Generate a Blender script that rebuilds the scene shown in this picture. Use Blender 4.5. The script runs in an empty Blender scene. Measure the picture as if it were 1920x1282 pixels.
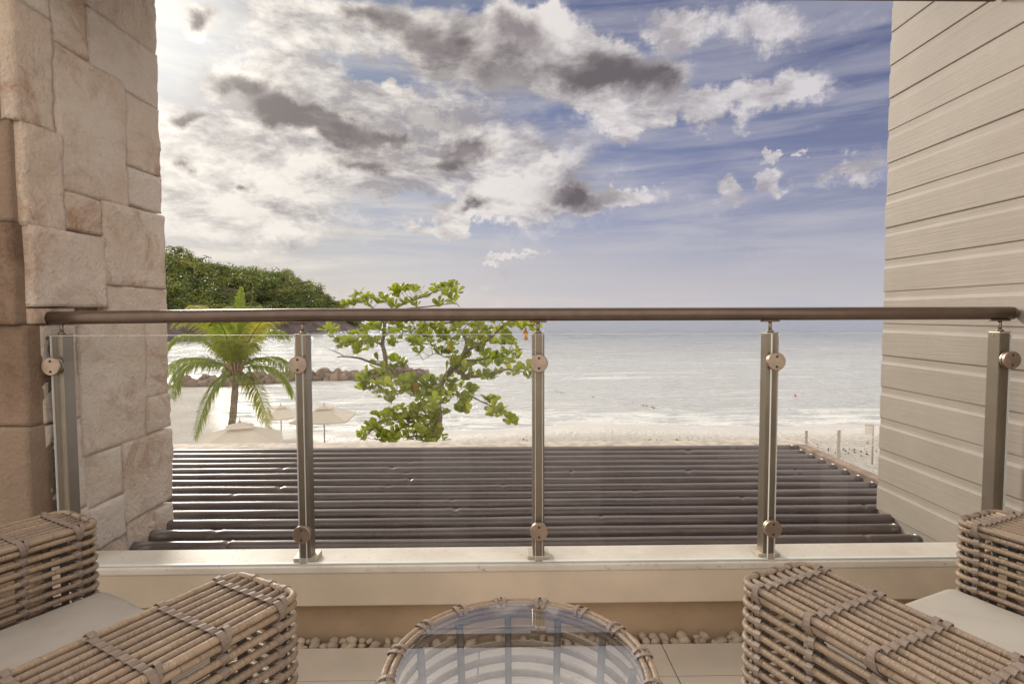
import bpy, bmesh, math, random
from mathutils import Vector, Matrix, noise as mnoise

random.seed(7)
R = math.radians
SC = bpy.context.scene
COL = SC.collection

# ------------------------------------------------------------------ camera
F = 1035.0                                   # focal length in pixels of the 1920 wide photograph
PITCH = math.atan(51.0 / F)
cam_d = bpy.data.cameras.new('camera')
cam = bpy.data.objects.new('camera', cam_d)
COL.objects.link(cam)
cam_d.sensor_width = 36.0
cam_d.lens = 36.0 * F / 1920.0
cam_d.clip_start = 0.05
cam_d.clip_end = 20000.0
cam.matrix_world = Matrix.Rotation(R(90) - PITCH, 4, 'X') @ Matrix.Rotation(R(-0.15), 4, 'Z')
SC.camera = cam

# ------------------------------------------------------------------ exposure
SC.render.engine = 'CYCLES'
SC.view_settings.view_transform = 'Standard'
SC.view_settings.look = 'None'
SC.view_settings.exposure = 0.6
SC.view_settings.gamma = 1.0
SC.view_settings.use_curve_mapping = False
SC.cycles.max_bounces = 10
SC.cycles.diffuse_bounces = 5
SC.cycles.transparent_max_bounces = 24
SC.cycles.caustics_reflective = False
SC.cycles.caustics_refractive = False

SUN_AZ, SUN_EL = -33.0, 24.0

_c, _s = math.cos(PITCH), math.sin(PITCH)
def ray(px, py):
    u = (px - 960) / F
    v = (641 - py) / F
    return Vector((u, _c + v * _s, -_s + v * _c))
def atY(px, py, y):
    r = ray(px, py)
    return r * (y / r.y)
def atZ(px, py, z):
    r = ray(px, py)
    return r * (z / r.z)

# ------------------------------------------------------------------ small node language
class S:
    def __init__(self, nt, sock): self.nt, self.s = nt, sock
    def _m(self, op, *o, clamp=False):
        n = self.nt.nodes.new('ShaderNodeMath'); n.operation = op; n.use_clamp = clamp
        for i, a in enumerate((self,) + o):
            if isinstance(a, S): self.nt.links.new(a.s, n.inputs[i])
            else: n.inputs[i].default_value = a
        return S(self.nt, n.outputs[0])
    def __add__(s, o): return s._m('ADD', o)
    __radd__ = __add__
    def __sub__(s, o): return s._m('SUBTRACT', o)
    def __rsub__(s, o): return (s * -1.0) + o
    def __mul__(s, o): return s._m('MULTIPLY', o)
    __rmul__ = __mul__
    def __truediv__(s, o): return s._m('DIVIDE', o)
    def max(s, o): return s._m('MAXIMUM', o)
    def min(s, o): return s._m('MINIMUM', o)
    def pow(s, o): return s._m('POWER', o)
    def abs(s): return s._m('ABSOLUTE')
    def clamp(s): return s._m('ADD', 0.0, clamp=True)
    def smooth(s, a, b, lo=0.0, hi=1.0):
        n = s.nt.nodes.new('ShaderNodeMapRange'); n.interpolation_type = 'SMOOTHSTEP'
        s.nt.links.new(s.s, n.inputs['Value'])
        n.inputs['From Min'].default_value = a; n.inputs['From Max'].default_value = b
        n.inputs['To Min'].default_value = lo; n.inputs['To Max'].default_value = hi
        return S(s.nt, n.outputs['Result'])

def setin(nt, inp, v):
    if isinstance(v, S): nt.links.new(v.s, inp)
    elif isinstance(v, (tuple, list)) and len(v) == 3 and inp.type == 'RGBA': inp.default_value = (*v, 1)
    else: inp.default_value = v
def mixc(nt, fac, a, b, mode='MIX'):
    n = nt.nodes.new('ShaderNodeMix'); n.data_type = 'RGBA'; n.blend_type = mode; n.clamp_result = False
    setin(nt, n.inputs[0], fac); setin(nt, n.inputs[6], a); setin(nt, n.inputs[7], b)
    return S(nt, n.outputs[2])
def vscale(nt, v, sc, loc=(0, 0, 0), rot=(0, 0, 0)):
    n = nt.nodes.new('ShaderNodeMapping')
    nt.links.new(v.s, n.inputs[0]); n.inputs['Scale'].default_value = sc
    n.inputs['Location'].default_value = loc; n.inputs['Rotation'].default_value = rot
    return S(nt, n.outputs[0])
def tnoise(nt, v, scale, detail=6, rough=0.55, dist=0.0, col=False, lac=2.0):
    n = nt.nodes.new('ShaderNodeTexNoise')
    nt.links.new(v.s, n.inputs['Vector'])
    n.inputs['Scale'].default_value = scale; n.inputs['Detail'].default_value = detail
    n.inputs['Roughness'].default_value = rough; n.inputs['Distortion'].default_value = dist
    n.inputs['Lacunarity'].default_value = lac
    return S(nt, n.outputs['Color' if col else 'Fac'])
def vmath(nt, op, a, b=None):
    n = nt.nodes.new('ShaderNodeVectorMath'); n.operation = op
    setin(nt, n.inputs[0], a)
    if b is not None: setin(nt, n.inputs[1], b)
    return S(nt, n.outputs['Value' if op in ('DOT_PRODUCT', 'LENGTH') else 'Vector'])
def sepxyz(nt, v):
    n = nt.nodes.new('ShaderNodeSeparateXYZ'); nt.links.new(v.s, n.inputs[0])
    return [S(nt, o) for o in n.outputs]
def combxyz(nt, x, y, z):
    n = nt.nodes.new('ShaderNodeCombineXYZ')
    for i, a in enumerate((x, y, z)): setin(nt, n.inputs[i], a)
    return S(nt, n.outputs[0])

# ------------------------------------------------------------------ world: daylight sky with broken cloud
def build_world():
    w = bpy.data.worlds.new('World'); SC.world = w; w.use_nodes = True
    w.cycles.sampling_method = 'MANUAL'; w.cycles.sample_map_resolution = 512
    nt = w.node_tree; nt.nodes.clear()
    out = nt.nodes.new('ShaderNodeOutputWorld'); bg = nt.nodes.new('ShaderNodeBackground')
    nt.links.new(bg.outputs[0], out.inputs[0]); bg.inputs['Strength'].default_value = 0.1
    sky = nt.nodes.new('ShaderNodeTexSky'); sky.sky_type = 'NISHITA'; sky.sun_disc = False
    sky.sun_elevation = R(SUN_EL); sky.sun_rotation = R(SUN_AZ)
    sky.air_density = 1.0; sky.dust_density = 0.15; sky.ozone_density = 2.5
    tc = nt.nodes.new('ShaderNodeTexCoord'); d = S(nt, tc.outputs['Generated'])
    x, y, z = sepxyz(nt, d)
    sd = (math.sin(R(SUN_AZ)) * math.cos(R(SUN_EL)), math.cos(R(SUN_AZ)) * math.cos(R(SUN_EL)), math.sin(R(SUN_EL)))
    sun = vmath(nt, 'DOT_PRODUCT', d, sd).max(0.0)
    el = z.max(0.0)
    nw = sepxyz(nt, tnoise(nt, d, 6.0, 3, 0.6, col=True))
    nf = sepxyz(nt, tnoise(nt, d, 26.0, 5, 0.66, col=True))
    yy = y.max(0.08)
    front = y.smooth(0.08, 0.35) * z.smooth(0.47, 0.60, 1.0, 0.0)
    u0 = x / yy + (nw[0] - 0.5) * 0.17
    v0 = z / yy + (nw[1] - 0.5) * 0.11
    uv = combxyz(nt, u0 + (nf[0] - 0.5) * 0.12, v0 + (nf[1] - 0.5) * 0.105, 0.0)
    uvs = combxyz(nt, u0 + (nf[0] - 0.5) * 0.065, v0 + (nf[1] - 0.5) * 0.045, 0.0)
    def blob(w_, px, py, rx, ry, ang=0.0, a=1.0):
        r = ray(px, py); cu, cv = r.x / r.y, r.z / r.y
        m = nt.nodes.new('ShaderNodeMapping'); m.vector_type = 'TEXTURE'
        nt.links.new(w_.s, m.inputs[0])
        m.inputs['Location'].default_value = (cu, cv, 0); m.inputs['Rotation'].default_value = (0, 0, R(-ang))
        m.inputs['Scale'].default_value = (rx / F, ry / F, 1)
        g = nt.nodes.new('ShaderNodeTexGradient'); g.gradient_type = 'QUADRATIC_SPHERE'
        nt.links.new(m.outputs[0], g.inputs[0])
        return S(nt, g.outputs['Fac']) * (2.5 * a)
    def total(lst, w_=uv):
        t = None
        for b in lst:
            q = blob(w_, *b); t = q if t is None else t + q
        return t * front
    DARK = [(360, 38, 62, 54), (450, 162, 165, 52, 14), (640, 240, 170, 54, 12), (350, 222, 80, 32), (520, 218, 120, 40, 10), (560, 205, 130, 44, 20, .6), (740, 250, 80, 36, 14, .7),
            (830, 75, 220, 100, 26), (1110, 140, 270, 84, 4), (960, 60, 120, 70, 25), (1250, 150, 110, 60, 0, .8),
            (880, 272, 100, 56, -10), (1075, 366, 160, 44, 3), (885, 385, 70, 26, 0, .8), (690, 300, 130, 36, 4, .8),
            (355, 300, 60, 40, 0, .7), (450, 350, 36, 24, 0, .9), (830, 300, 90, 40, 0, .7), (700, 25, 120, 50, 10, .6)]
    WHITE = [(1275, 50, 130, 80, 20), (1430, 40, 170, 80, 0, .75), (1150, 222, 160, 62, 12), (1345, 215, 110, 80, 10),
             (1470, 170, 150, 62, -14), (1240, 205, 80, 64), (1372, 347, 46, 48), (1452, 335, 50, 50), (1610, 315, 125, 56, -12),
             (1440, 283, 34, 20), (1490, 285, 30, 18), (960, 481, 90, 16), (835, 412, 150, 40, -8), (930, 385, 190, 44, -4, .8), (1015, 310, 70, 56, 0, .8),
             (1110, 95, 110, 60, 0, .8), (940, 345, 130, 44, 0, .8), (760, 170, 50, 28, 0, .9),
             (1140, 372, 160, 32, -6, .8), (1040, 40, 80, 60, 0, .8), (1190, 360, 70, 24, -15, .8), (820, 210, 120, 60, 30, .7)]
    VEIL = [(800, 260, 560, 210, 16, .85), (600, 60, 420, 150, 22, .8), (980, 320, 260, 110, 0, .5), (470, 280, 440, 230, 0, .8), (450, 400, 460, 130, 6, .6)]
    HOLE = [(700, 135, 210, 66, 20, 1.0), (1000, 100, 80, 40, 30, .5), (790, 390, 190, 60, 0, .8)]
    so_ = [q * 0.030 for q in sd]
    dn = vscale(nt, d, (0.62, 0.8, 1.5), (0, 0, 0), (0, R(20), 0))
    n1 = tnoise(nt, dn, 8.0, 8, 0.63, 0.2)
    n1s = tnoise(nt, vmath(nt, 'ADD', dn, (so_[0], so_[1], so_[2] + 0.012)), 8.0, 6, 0.63, 0.2)
    n2 = tnoise(nt, vscale(nt, d, (1, 1, 1.3), (3.1, 1.7, 0.4)), 24.0, 6, 0.68, 0.3)
    emb = ((n1 - n1s) * 5.0 + 0.5).clamp()             # 1 where the cloud turns to the sun
    nn = (n1 - 0.5) * 1.5 + (n2 - 0.5) * 0.75
    rear = (1.0 - front)                               # overhead and behind: cloud made brighter than in view to light the balcony
    # clear sky
    tint = mixc(nt, 1.0, S(nt, sky.outputs[0]), mixc(nt, sun.pow(7.0), (0.0425, 0.0315, 0.0395), (0.046, 0.042, 0.0365)), 'MULTIPLY')
    hz = (el * -8.0)._m('EXPONENT')
    hcol = mixc(nt, sun.pow(4.0), (0.385, 0.382, 0.415), (0.51, 0.48, 0.435))
    c = mixc(nt, (hz * 0.95).clamp(), tint, hcol)
    # high thin cirrus in long streaks
    ci = tnoise(nt, vscale(nt, d, (1.6, 1.6, 15.0), (0, 0, 0), (0.0, R(-9), 0.0)), 1.9, 6, 0.6, 0.4)
    cir = ci.smooth(0.34, 0.68) * el.smooth(0.10, 0.36, 0.72, 0.46)
    ccol = mixc(nt, sun.pow(5.0), (0.335, 0.33, 0.372), (0.48, 0.44, 0.39))
    c = mixc(nt, cir.clamp(), c, ccol)
    # soft stratus low on the sun's side
    sa_ = (u0.smooth(-0.05, -0.45) * v0.smooth(0.02, 0.07) * v0.smooth(0.30, 0.20) * front * (ci * 1.5 - 0.05)).clamp()
    c = mixc(nt, sa_ * 0.85, c, mixc(nt, ci.smooth(0.35, 0.65), (0.32, 0.30, 0.30), (0.58, 0.535, 0.475)))
    # bright veil of torn cloud towards the sun
    lit = mixc(nt, sun.pow(5.0), (0.435, 0.412, 0.432), (0.66, 0.615, 0.545))
    shade = mixc(nt, 1.0, lit, (0.42, 0.41, 0.455), 'MULTIPLY')
    va = (total(VEIL) - total(HOLE) + nn * 1.05).smooth(0.05, 1.05)
    tex = (emb * 1.0 + (n2 - 0.5) * 0.9 - 0.04).clamp()
    c = mixc(nt, va * 0.9, c, mixc(nt, tex, shade, lit))
    # cumulus: bright thin rims, grey thick bodies
    dk = total(DARK, uvs)
    wh = total(WHITE)
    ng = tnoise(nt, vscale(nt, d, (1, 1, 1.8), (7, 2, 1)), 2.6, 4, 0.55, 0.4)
    wa = (wh * 0.9 + dk * 1.3 + nn * 1.15).smooth(0.20, 1.0)
    c = mixc(nt, wa, c, mixc(nt, (tex * 0.85 + 0.28).clamp(), shade, lit))
    ka = (dk * 1.0 + nn * 0.85 - emb * 0.40).smooth(-0.05, 1.65)
    kcol = mixc(nt, sun.pow(9.0), (0.088, 0.077, 0.086), (0.16, 0.142, 0.134))
    kcol = mixc(nt, (emb * 0.7 + n2 * 0.5 - 0.30).clamp(), kcol, mixc(nt, 1.0, kcol, (2.1, 2.05, 2.05), 'MULTIPLY'))
    c = mixc(nt, ka * 0.97, c, kcol)
    # light scattered round the hidden sun
    g = sun.pow(110.0) * 0.32 + sun.pow(22.0) * 0.06
    c = mixc(nt, 1.0, c, mixc(nt, g * (1.0 - ka * 0.8), (0, 0, 0), (1.0, 0.93, 0.80)), 'ADD')
    # brighter cloud out of view, added to fill the balcony's shade
    fill_col = mixc(nt, tex, (0.78, 0.715, 0.655), (1.14, 1.035, 0.935))
    c = mixc(nt, rear * ng.smooth(0.22, 0.50, 0.55, 1.0), c, fill_col)
    c = mixc(nt, z.smooth(-0.06, -0.01, 1.0, 0.0), c, (0.30, 0.26, 0.21))
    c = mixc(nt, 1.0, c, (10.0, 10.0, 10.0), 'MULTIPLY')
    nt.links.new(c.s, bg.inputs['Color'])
build_world()

# ------------------------------------------------------------------ sun, veiled by cloud
sl = bpy.data.lights.new('sun', 'SUN'); sl.energy = 2.0; sl.angle = R(11); sl.color = (1.0, 0.93, 0.82)
so = bpy.data.objects.new('sun', sl); COL.objects.link(so)
so.rotation_euler = (R(90 - SUN_EL), 0, R(180 - SUN_AZ))
so.location = (-20, 30, 20)

# ------------------------------------------------------------------ mesh helpers
class MB:
    def __init__(self): self.v, self.f, self.sm = [], [], []
    def add(self, vs, fs, smooth=False):
        o = len(self.v); self.v += [tuple(a) for a in vs]
        for q in fs: self.f.append([i + o for i in q]); self.sm.append(smooth)
        return self
    def box(self, x0, x1, y0, y1, z0, z1, m=None):
        vs = [Vector((x, y, z)) for z in (z0, z1) for y in (y0, y1) for x in (x0, x1)]
        if m: vs = [m @ p for p in vs]
        return self.add(vs, [(0, 2, 3, 1), (4, 5, 7, 6), (0, 1, 5, 4), (2, 6, 7, 3), (0, 4, 6, 2), (1, 3, 7, 5)])
    def bbox(self, x0, x1, y0, y1, z0, z1, b=0.003, m=None):
        # box with chamfered edges
        bm = bmesh.new(); bmesh.ops.create_cube(bm, size=1)
        for v in bm.verts: v.co = ((x0 + x1) / 2 + v.co.x * (x1 - x0), (y0 + y1) / 2 + v.co.y * (y1 - y0), (z0 + z1) / 2 + v.co.z * (z1 - z0))
        bmesh.ops.bevel(bm, geom=bm.edges[:], offset=b, segments=2, affect='EDGES', profile=0.6)
        bm.verts.index_update()
        vs = [(m @ v.co) if m else v.co.copy() for v in bm.verts]
        fs = [[v.index for v in f.verts] for f in bm.faces]
        bm.free(); return self.add(vs, fs)
    def tube(self, pts, rad, n=8, closed=False, caps=True, up=None, smooth=True):
        pts = [Vector(p) for p in pts]; N = len(pts)
        rads = rad if isinstance(rad, (list, tuple)) else [rad] * N
        vs = []; prev = up or Vector((0.013, 0.021, 1)).normalized()
        for i, p in enumerate(pts):
            if closed: t = pts[(i + 1) % N] - pts[i - 1]
            else: t = pts[min(i + 1, N - 1)] - pts[max(i - 1, 0)]
            if t.length < 1e-9: t = Vector((0, 0, 1))
            t.normalize()
            a = prev - t * prev.dot(t)
            if a.length < 1e-4: a = t.orthogonal()
            a.normalize(); prev = a; b = t.cross(a)
            for k in range(n):
                w = 2 * math.pi * k / n
                vs.append(p + (a * math.cos(w) + b * math.sin(w)) * rads[i])
        fs = []
        for i in range(N if closed else N - 1):
            j = (i + 1) % N
            for k in range(n):
                q = (k + 1) % n
                fs.append((i * n + k, i * n + q, j * n + q, j * n + k))
        self.add(vs, fs, smooth)
        if caps and not closed:
            o = len(self.v) - len(vs)
            self.f.append([o + k for k in reversed(range(n))]); self.sm.append(False)
            self.f.append([o + (N - 1) * n + k for k in range(n)]); self.sm.append(False)
        return self
    def lathe(self, prof, n=24, m=None, smooth=True):
        # prof: (radius, height) list, axis z
        vs = []; fs = []
        for r, h in prof:
            for k in range(n):
                a = 2 * math.pi * k / n; p = Vector((r * math.cos(a), r * math.sin(a), h)); vs.append(m @ p if m else p)
        for i in range(len(prof) - 1):
            for k in range(n):
                q = (k + 1) % n; fs.append((i * n + k, i * n + q, (i + 1) * n + q, (i + 1) * n + k))
        self.add(vs, fs, smooth)
        o = len(self.v) - len(vs)
        if prof[0][0] > 1e-6: self.f.append([o + k for k in reversed(range(n))]); self.sm.append(False)
        if prof[-1][0] > 1e-6: self.f.append([o + (len(prof) - 1) * n + k for k in range(n)]); self.sm.append(False)
        return self
    def mesh(self, name, mat):
        me = bpy.data.meshes.new(name); me.from_pydata(self.v, [], self.f); me.materials.append(mat)
        me.polygons.foreach_set('use_smooth', self.sm); me.update(); return me
    def build(self, name, mat, parent=None, **kw):
        return link(name, self.mesh(name, mat), parent, **kw)
def link(name, me, parent=None, loc=None, rot=None, scale=None):
    o = bpy.data.objects.new(name, me); COL.objects.link(o)
    if parent: o.parent = parent
    if loc is not None: o.location = loc
    if rot is not None: o.rotation_euler = rot
    if scale is not None: o.scale = scale
    return o
def tag(o, label=None, cat=None, group=None, kind=None):
    if label: o['label'] = label
    if cat: o['category'] = cat
    if group: o['group'] = group
    if kind: o['kind'] = kind
    return o
def empty(name, loc=(0, 0, 0), rz=0.0):
    o = bpy.data.objects.new(name, None); COL.objects.link(o); o.location = loc; o.rotation_euler = (0, 0, rz)
    o.empty_display_size = 0.1; return o

# ------------------------------------------------------------------ materials
def newmat(name):
    m = bpy.data.materials.new(name); m.use_nodes = True; nt = m.node_tree
    b = nt.nodes['Principled BSDF']; return m, nt, b
def tcoord(nt, kind='Object'):
    n = nt.nodes.new('ShaderNodeTexCoord'); return S(nt, n.outputs[kind])
def geopos(nt):
    n = nt.nodes.new('ShaderNodeNewGeometry'); return S(nt, n.outputs['Position'])
def orand(nt):
    n = nt.nodes.new('ShaderNodeObjectInfo'); return S(nt, n.outputs['Random'])
def bump(nt, b, h, strength=0.5, dist=0.01):
    n = nt.nodes.new('ShaderNodeBump'); n.inputs['Strength'].default_value = strength; n.inputs['Distance'].default_value = dist
    nt.links.new(h.s, n.inputs['Height']); nt.links.new(n.outputs[0], b.inputs['Normal']); return n
def simple(name, col, rough=0.6, metal=0.0, var=0.12, scale=8.0, bstr=0.15, bscale=120.0, bdist=0.002, objvar=0.0, spec=None):
    m, nt, b = newmat(name)
    p = geopos(nt)
    n = tnoise(nt, p, scale, 6, 0.6)
    c = mixc(nt, n.smooth(0.3, 0.7), tuple(a * (1 - var) for a in col), tuple(min(1, a * (1 + var)) for a in col))
    if objvar:
        k = orand(nt); c = mixc(nt, k * objvar, c, tuple(a * 0.45 for a in col))
    nt.links.new(c.s, b.inputs['Base Color'])
    b.inputs['Roughness'].default_value = rough; b.inputs['Metallic'].default_value = metal
    if spec is not None: b.inputs['Specular IOR Level'].default_value = spec
    if bstr: bump(nt, b, tnoise(nt, p, bscale, 4, 0.6), bstr, bdist)
    return m

def mat_stone(name, cols, relief=1.0, offs=0.0):
    m, nt, b = newmat(name)
    r = orand(nt); p0 = geopos(nt)
    p = vmath(nt, 'ADD', p0, combxyz(nt, r * 37.0, r * 11.0, r * 23.0))
    big = tnoise(nt, p, 3.2, 5, 0.6, 0.4); mid = tnoise(nt, p, 11.0, 7, 0.65); fine = tnoise(nt, p, 70.0, 6, 0.65)
    c = mixc(nt, big.smooth(0.35, 0.68), cols[0], cols[1])
    rust = tnoise(nt, vmath(nt, 'ADD', p, (5.1, 3.3, 9.2)), 4.5, 7, 0.68, 0.8)
    c = mixc(nt, (rust.smooth(0.49, 0.68) * (r * 0.8 + 0.40)).clamp(), c, cols[2])
    crack = tnoise(nt, p, 2.3, 6, 0.55, 1.6); cr = (crack - 0.5).abs().smooth(0.0, 0.012, 1.0, 0.0)
    c = mixc(nt, cr * (0.22 * min(1.0, relief)) * rust.smooth(0.45, 0.6), c, tuple(a * 0.45 for a in cols[2]))
    r2 = (r * 7.31)._m('FRACT')
    c = mixc(nt, r2.smooth(0.60, 0.95) * 0.65, c, cols[3])
    c = mixc(nt, fine.smooth(0.35, 0.7) * 0.35, c, cols[1])
    pit = mid.smooth(0.30, 0.40, 0.55, 0.0)
    c = mixc(nt, pit * 0.45, c, tuple(a * 0.7 for a in cols[2]))
    nt.links.new(c.s, b.inputs['Base Color']); b.inputs['Roughness'].default_value = 0.9
    b.inputs['Specular IOR Level'].default_value = 0.25
    h = mid * 0.7 + fine * 1.0 + tnoise(nt, p, 28.0, 7, 0.7, 0.0) * 1.2
    bump(nt, b, h, 1.0 * relief, 0.013)
    return m
M = {}
M['stone'] = mat_stone('limestone', ((0.77, 0.615, 0.49), (0.88, 0.765, 0.655), (0.56, 0.345, 0.225), (0.88, 0.81, 0.735)))
M['sawn_shaded'] = mat_stone('shaded_sawn_limestone', ((0.21, 0.14, 0.095), (0.33, 0.235, 0.17), (0.12, 0.066, 0.042), (0.33, 0.25, 0.185)), 0.7)  # sawn stone, its colour darkened and browned for the shade on the front face
M['mortar'] = simple('mortar', (0.20, 0.15, 0.11), 0.95, var=0.3, bstr=0.4)
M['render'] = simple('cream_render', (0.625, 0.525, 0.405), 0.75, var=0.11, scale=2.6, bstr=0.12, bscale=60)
M['render_shade'] = simple('shaded_render', (0.46, 0.335, 0.22), 0.8, var=0.16, scale=3.0, bstr=0.12, bscale=60)  # lower wall face: shade and warm bounce mixed into the render colour
def mat_coping():
    m, nt, b = newmat('coping_stone'); p = geopos(nt)
    n = tnoise(nt, p, 5, 6, 0.6); pit = tnoise(nt, vscale(nt, p, (40, 90, 60)), 1.0, 5, 0.7)
    c = mixc(nt, n.smooth(0.3, 0.7), (0.58, 0.52, 0.45), (0.70, 0.65, 0.58))
    c = mixc(nt, pit.smooth(0.60, 0.68) * 0.7, c, (0.30, 0.25, 0.21))
    nt.links.new(c.s, b.inputs['Base Color']); b.inputs['Roughness'].default_value = 0.6
    bump(nt, b, pit.smooth(0.62, 0.74, 1, 0), 0.3, 0.003); return m
M['coping'] = mat_coping()
def mat_siding():
    m, nt, b = newmat('painted_siding'); p0 = geopos(nt); r = orand(nt)
    p = vmath(nt, 'ADD', p0, combxyz(nt, 0.0, r * 19.0, r * 5.0))
    g = tnoise(nt, vscale(nt, p, (40, 3.0, 130)), 1.0, 6, 0.62, 0.6)
    g2 = tnoise(nt, vscale(nt, p, (12, 1.2, 55)), 1.0, 4, 0.55, 0.9)
    n = tnoise(nt, p, 4, 5, 0.6)
    c = mixc(nt, n.smooth(0.3, 0.75), (0.36, 0.307, 0.256), (0.405, 0.35, 0.295))
    c = mixc(nt, g.smooth(0.30, 0.45, 0.14, 0.0), c, (0.30, 0.255, 0.205))
    nt.links.new(c.s, b.inputs['Base Color']); b.inputs['Roughness'].default_value = 0.62
    bump(nt, b, g * 0.7 + g2 * 0.3, 0.40, 0.005); return m
M['siding'] = mat_siding()
M['soffit'] = simple('soffit_paint', (0.62, 0.57, 0.50), 0.8, var=0.05, bstr=0.05)
M['trim'] = simple('dark_trim', (0.10, 0.055, 0.035), 0.6, bstr=0.1)
M['bronze'] = simple('bronze_rail', (0.155, 0.112, 0.086), 0.36, 0.6, var=0.10, scale=20, bstr=0.05, bscale=300)
M['steel'] = simple('bronzed_steel', (0.26, 0.215, 0.165), 0.40, 0.75, var=0.06, scale=14, bstr=0.04, bscale=260)
M['disc'] = simple('satin_disc', (0.40, 0.31, 0.24), 0.42, 0.8, var=0.12, scale=40, bstr=0.05, bscale=300)
M['plate'] = simple('satin_plate', (0.56, 0.50, 0.41), 0.5, 0.4, var=0.08, scale=30, bstr=0.05)
M['dark'] = simple('dark_screw', (0.09, 0.07, 0.055), 0.5, 0.5, bstr=0)
def mat_glass(name, ior, tint, edge=None, dirt=0.0):
    m = bpy.data.materials.new(name); m.use_nodes = True; nt = m.node_tree; nt.nodes.clear()
    out = nt.nodes.new('ShaderNodeOutputMaterial'); mx = nt.nodes.new('ShaderNodeMixShader')
    tr = nt.nodes.new('ShaderNodeBsdfTransparent'); tr.inputs[0].default_value = (*tint, 1)
    gl = nt.nodes.new('ShaderNodeBsdfGlossy'); gl.inputs['Roughness'].default_value = 0.0
    gl.inputs[0].default_value = (0.95, 0.97, 1.0, 1)
    fr = nt.nodes.new('ShaderNodeFresnel'); fr.inputs['IOR'].default_value = ior
    geo = nt.nodes.new('ShaderNodeNewGeometry')
    fac = S(nt, fr.outputs[0]) * (1.0 - S(nt, geo.outputs['Backfacing']))
    nt.links.new(fac.s, mx.inputs[0]); nt.links.new(tr.outputs[0], mx.inputs[1]); nt.links.new(gl.outputs[0], mx.inputs[2])
    last = mx
    if dirt:
        p = geopos(nt); sp = tnoise(nt, p, 130.0, 3, 0.5); area = tnoise(nt, p, 3.0, 4, 0.6)
        k = sp.smooth(0.69, 0.74) * area.smooth(0.42, 0.62) * dirt
        df = nt.nodes.new('ShaderNodeBsdfDiffuse'); df.inputs[0].default_value = (0.75, 0.72, 0.68, 1)
        m2 = nt.nodes.new('ShaderNodeMixShader'); nt.links.new(k.s, m2.inputs[0])
        nt.links.new(mx.outputs[0], m2.inputs[1]); nt.links.new(df.outputs[0], m2.inputs[2]); last = m2
    nt.links.new(last.outputs[0], out.inputs[0]); return m
M['glass'] = mat_glass('railing_glass', 1.36, (0.985, 0.99, 0.985), dirt=0.35)
M['glass_edge'] = simple('glass_edge', (0.74, 0.76, 0.73), 0.45, 0.0, var=0.05, bstr=0)
M['table_glass'] = mat_glass('table_glass', 2.7, (0.93, 0.95, 0.97))
def mat_tube():
    m, nt, b = newmat('dark_tube'); p = geopos(nt)
    n = tnoise(nt, vscale(nt, p, (1.2, 9, 9)), 2.0, 6, 0.65, 0.5); n2 = tnoise(nt, p, 30, 5, 0.6)
    c = mixc(nt, n.smooth(0.35, 0.7), (0.080, 0.060, 0.058), (0.138, 0.106, 0.100))
    c = mixc(nt, n2.smooth(0.5, 0.75) * 0.3, c, (0.17, 0.138, 0.132))
    sp = tnoise(nt, p, 160, 2, 0.5); c = mixc(nt, sp.smooth(0.72, 0.76) * 0.5, c, (0.5, 0.46, 0.43))
    nt.links.new(c.s, b.inputs['Base Color']); b.inputs['Roughness'].default_value = 0.28; b.inputs['Specular IOR Level'].default_value = 0.7
    bump(nt, b, n * 0.8 + n2 * 0.2, 0.10, 0.01); return m
M['tube'] = mat_tube()
M['grey_wood'] = simple('weathered_wood', (0.46, 0.40, 0.34), 0.8, var=0.25, scale=14, bstr=0.4, bscale=60)
M['brown_wood'] = simple('brown_wood', (0.26, 0.19, 0.145), 0.8, var=0.3, scale=14, bstr=0.4, bscale=60)
def mat_rattan():
    m, nt, b = newmat('rattan'); g = tcoord(nt, 'Object'); r = orand(nt)
    p = vmath(nt, 'ADD', geopos(nt), combxyz(nt, r * 3.0, r * 5.0, r * 7.0))
    n = tnoise(nt, p, 12, 5, 0.6)
    k1 = tnoise(nt, p, 230, 2, 0.5, 0.0); k2 = tnoise(nt, vmath(nt, 'ADD', vscale(nt, g, (45, 240, 45)), combxyz(nt, r * 31.0, r * 17.0, r * 9.0)), 1.0, 2, 0.5, 0.6)
    c = mixc(nt, n.smooth(0.3, 0.7), (0.30, 0.215, 0.142), (0.39, 0.285, 0.195))
    c = mixc(nt, r * 0.7, c, (0.235, 0.175, 0.135))
    c = mixc(nt, k2.smooth(0.60, 0.70) * 0.55, c, (0.19, 0.125, 0.085))
    c = mixc(nt, k1.smooth(0.60, 0.72) * 0.5, c, (0.55, 0.45, 0.34))
    nt.links.new(c.s, b.inputs['Base Color']); b.inputs['Roughness'].default_value = 0.5
    bump(nt, b, k2.smooth(0.5, 0.72) * 0.8 + k1 * 0.4, 0.5, 0.003); return m
M['rattan'] = mat_rattan()
M['strap'] = simple('woven_strap', (0.235, 0.18, 0.145), 0.55, var=0.15, scale=60, bstr=0.3, bscale=500, bdist=0.001)
M['post_grey'] = simple('support_tube', (0.12, 0.10, 0.08), 0.6, var=0.1, bstr=0.1)
def mat_fabric():
    m, nt, b = newmat('cushion_fabric'); p = geopos(nt)
    n = tnoise(nt, p, 7, 5, 0.6); w = tnoise(nt, p, 420, 2, 0.5)
    c = mixc(nt, n.smooth(0.3, 0.7), (0.38, 0.345, 0.305), (0.44, 0.405, 0.36))
    nt.links.new(c.s, b.inputs['Base Color']); b.inputs['Roughness'].default_value = 0.95
    b.inputs['Specular IOR Level'].default_value = 0.1
    bump(nt, b, w * 0.3 + n * 0.6, 0.2, 0.004); return m
M['fabric'] = mat_fabric()
M['tile'] = simple('floor_tile', (0.62, 0.555, 0.47), 0.5, var=0.06, scale=4, bstr=0.05, objvar=0.06)
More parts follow.
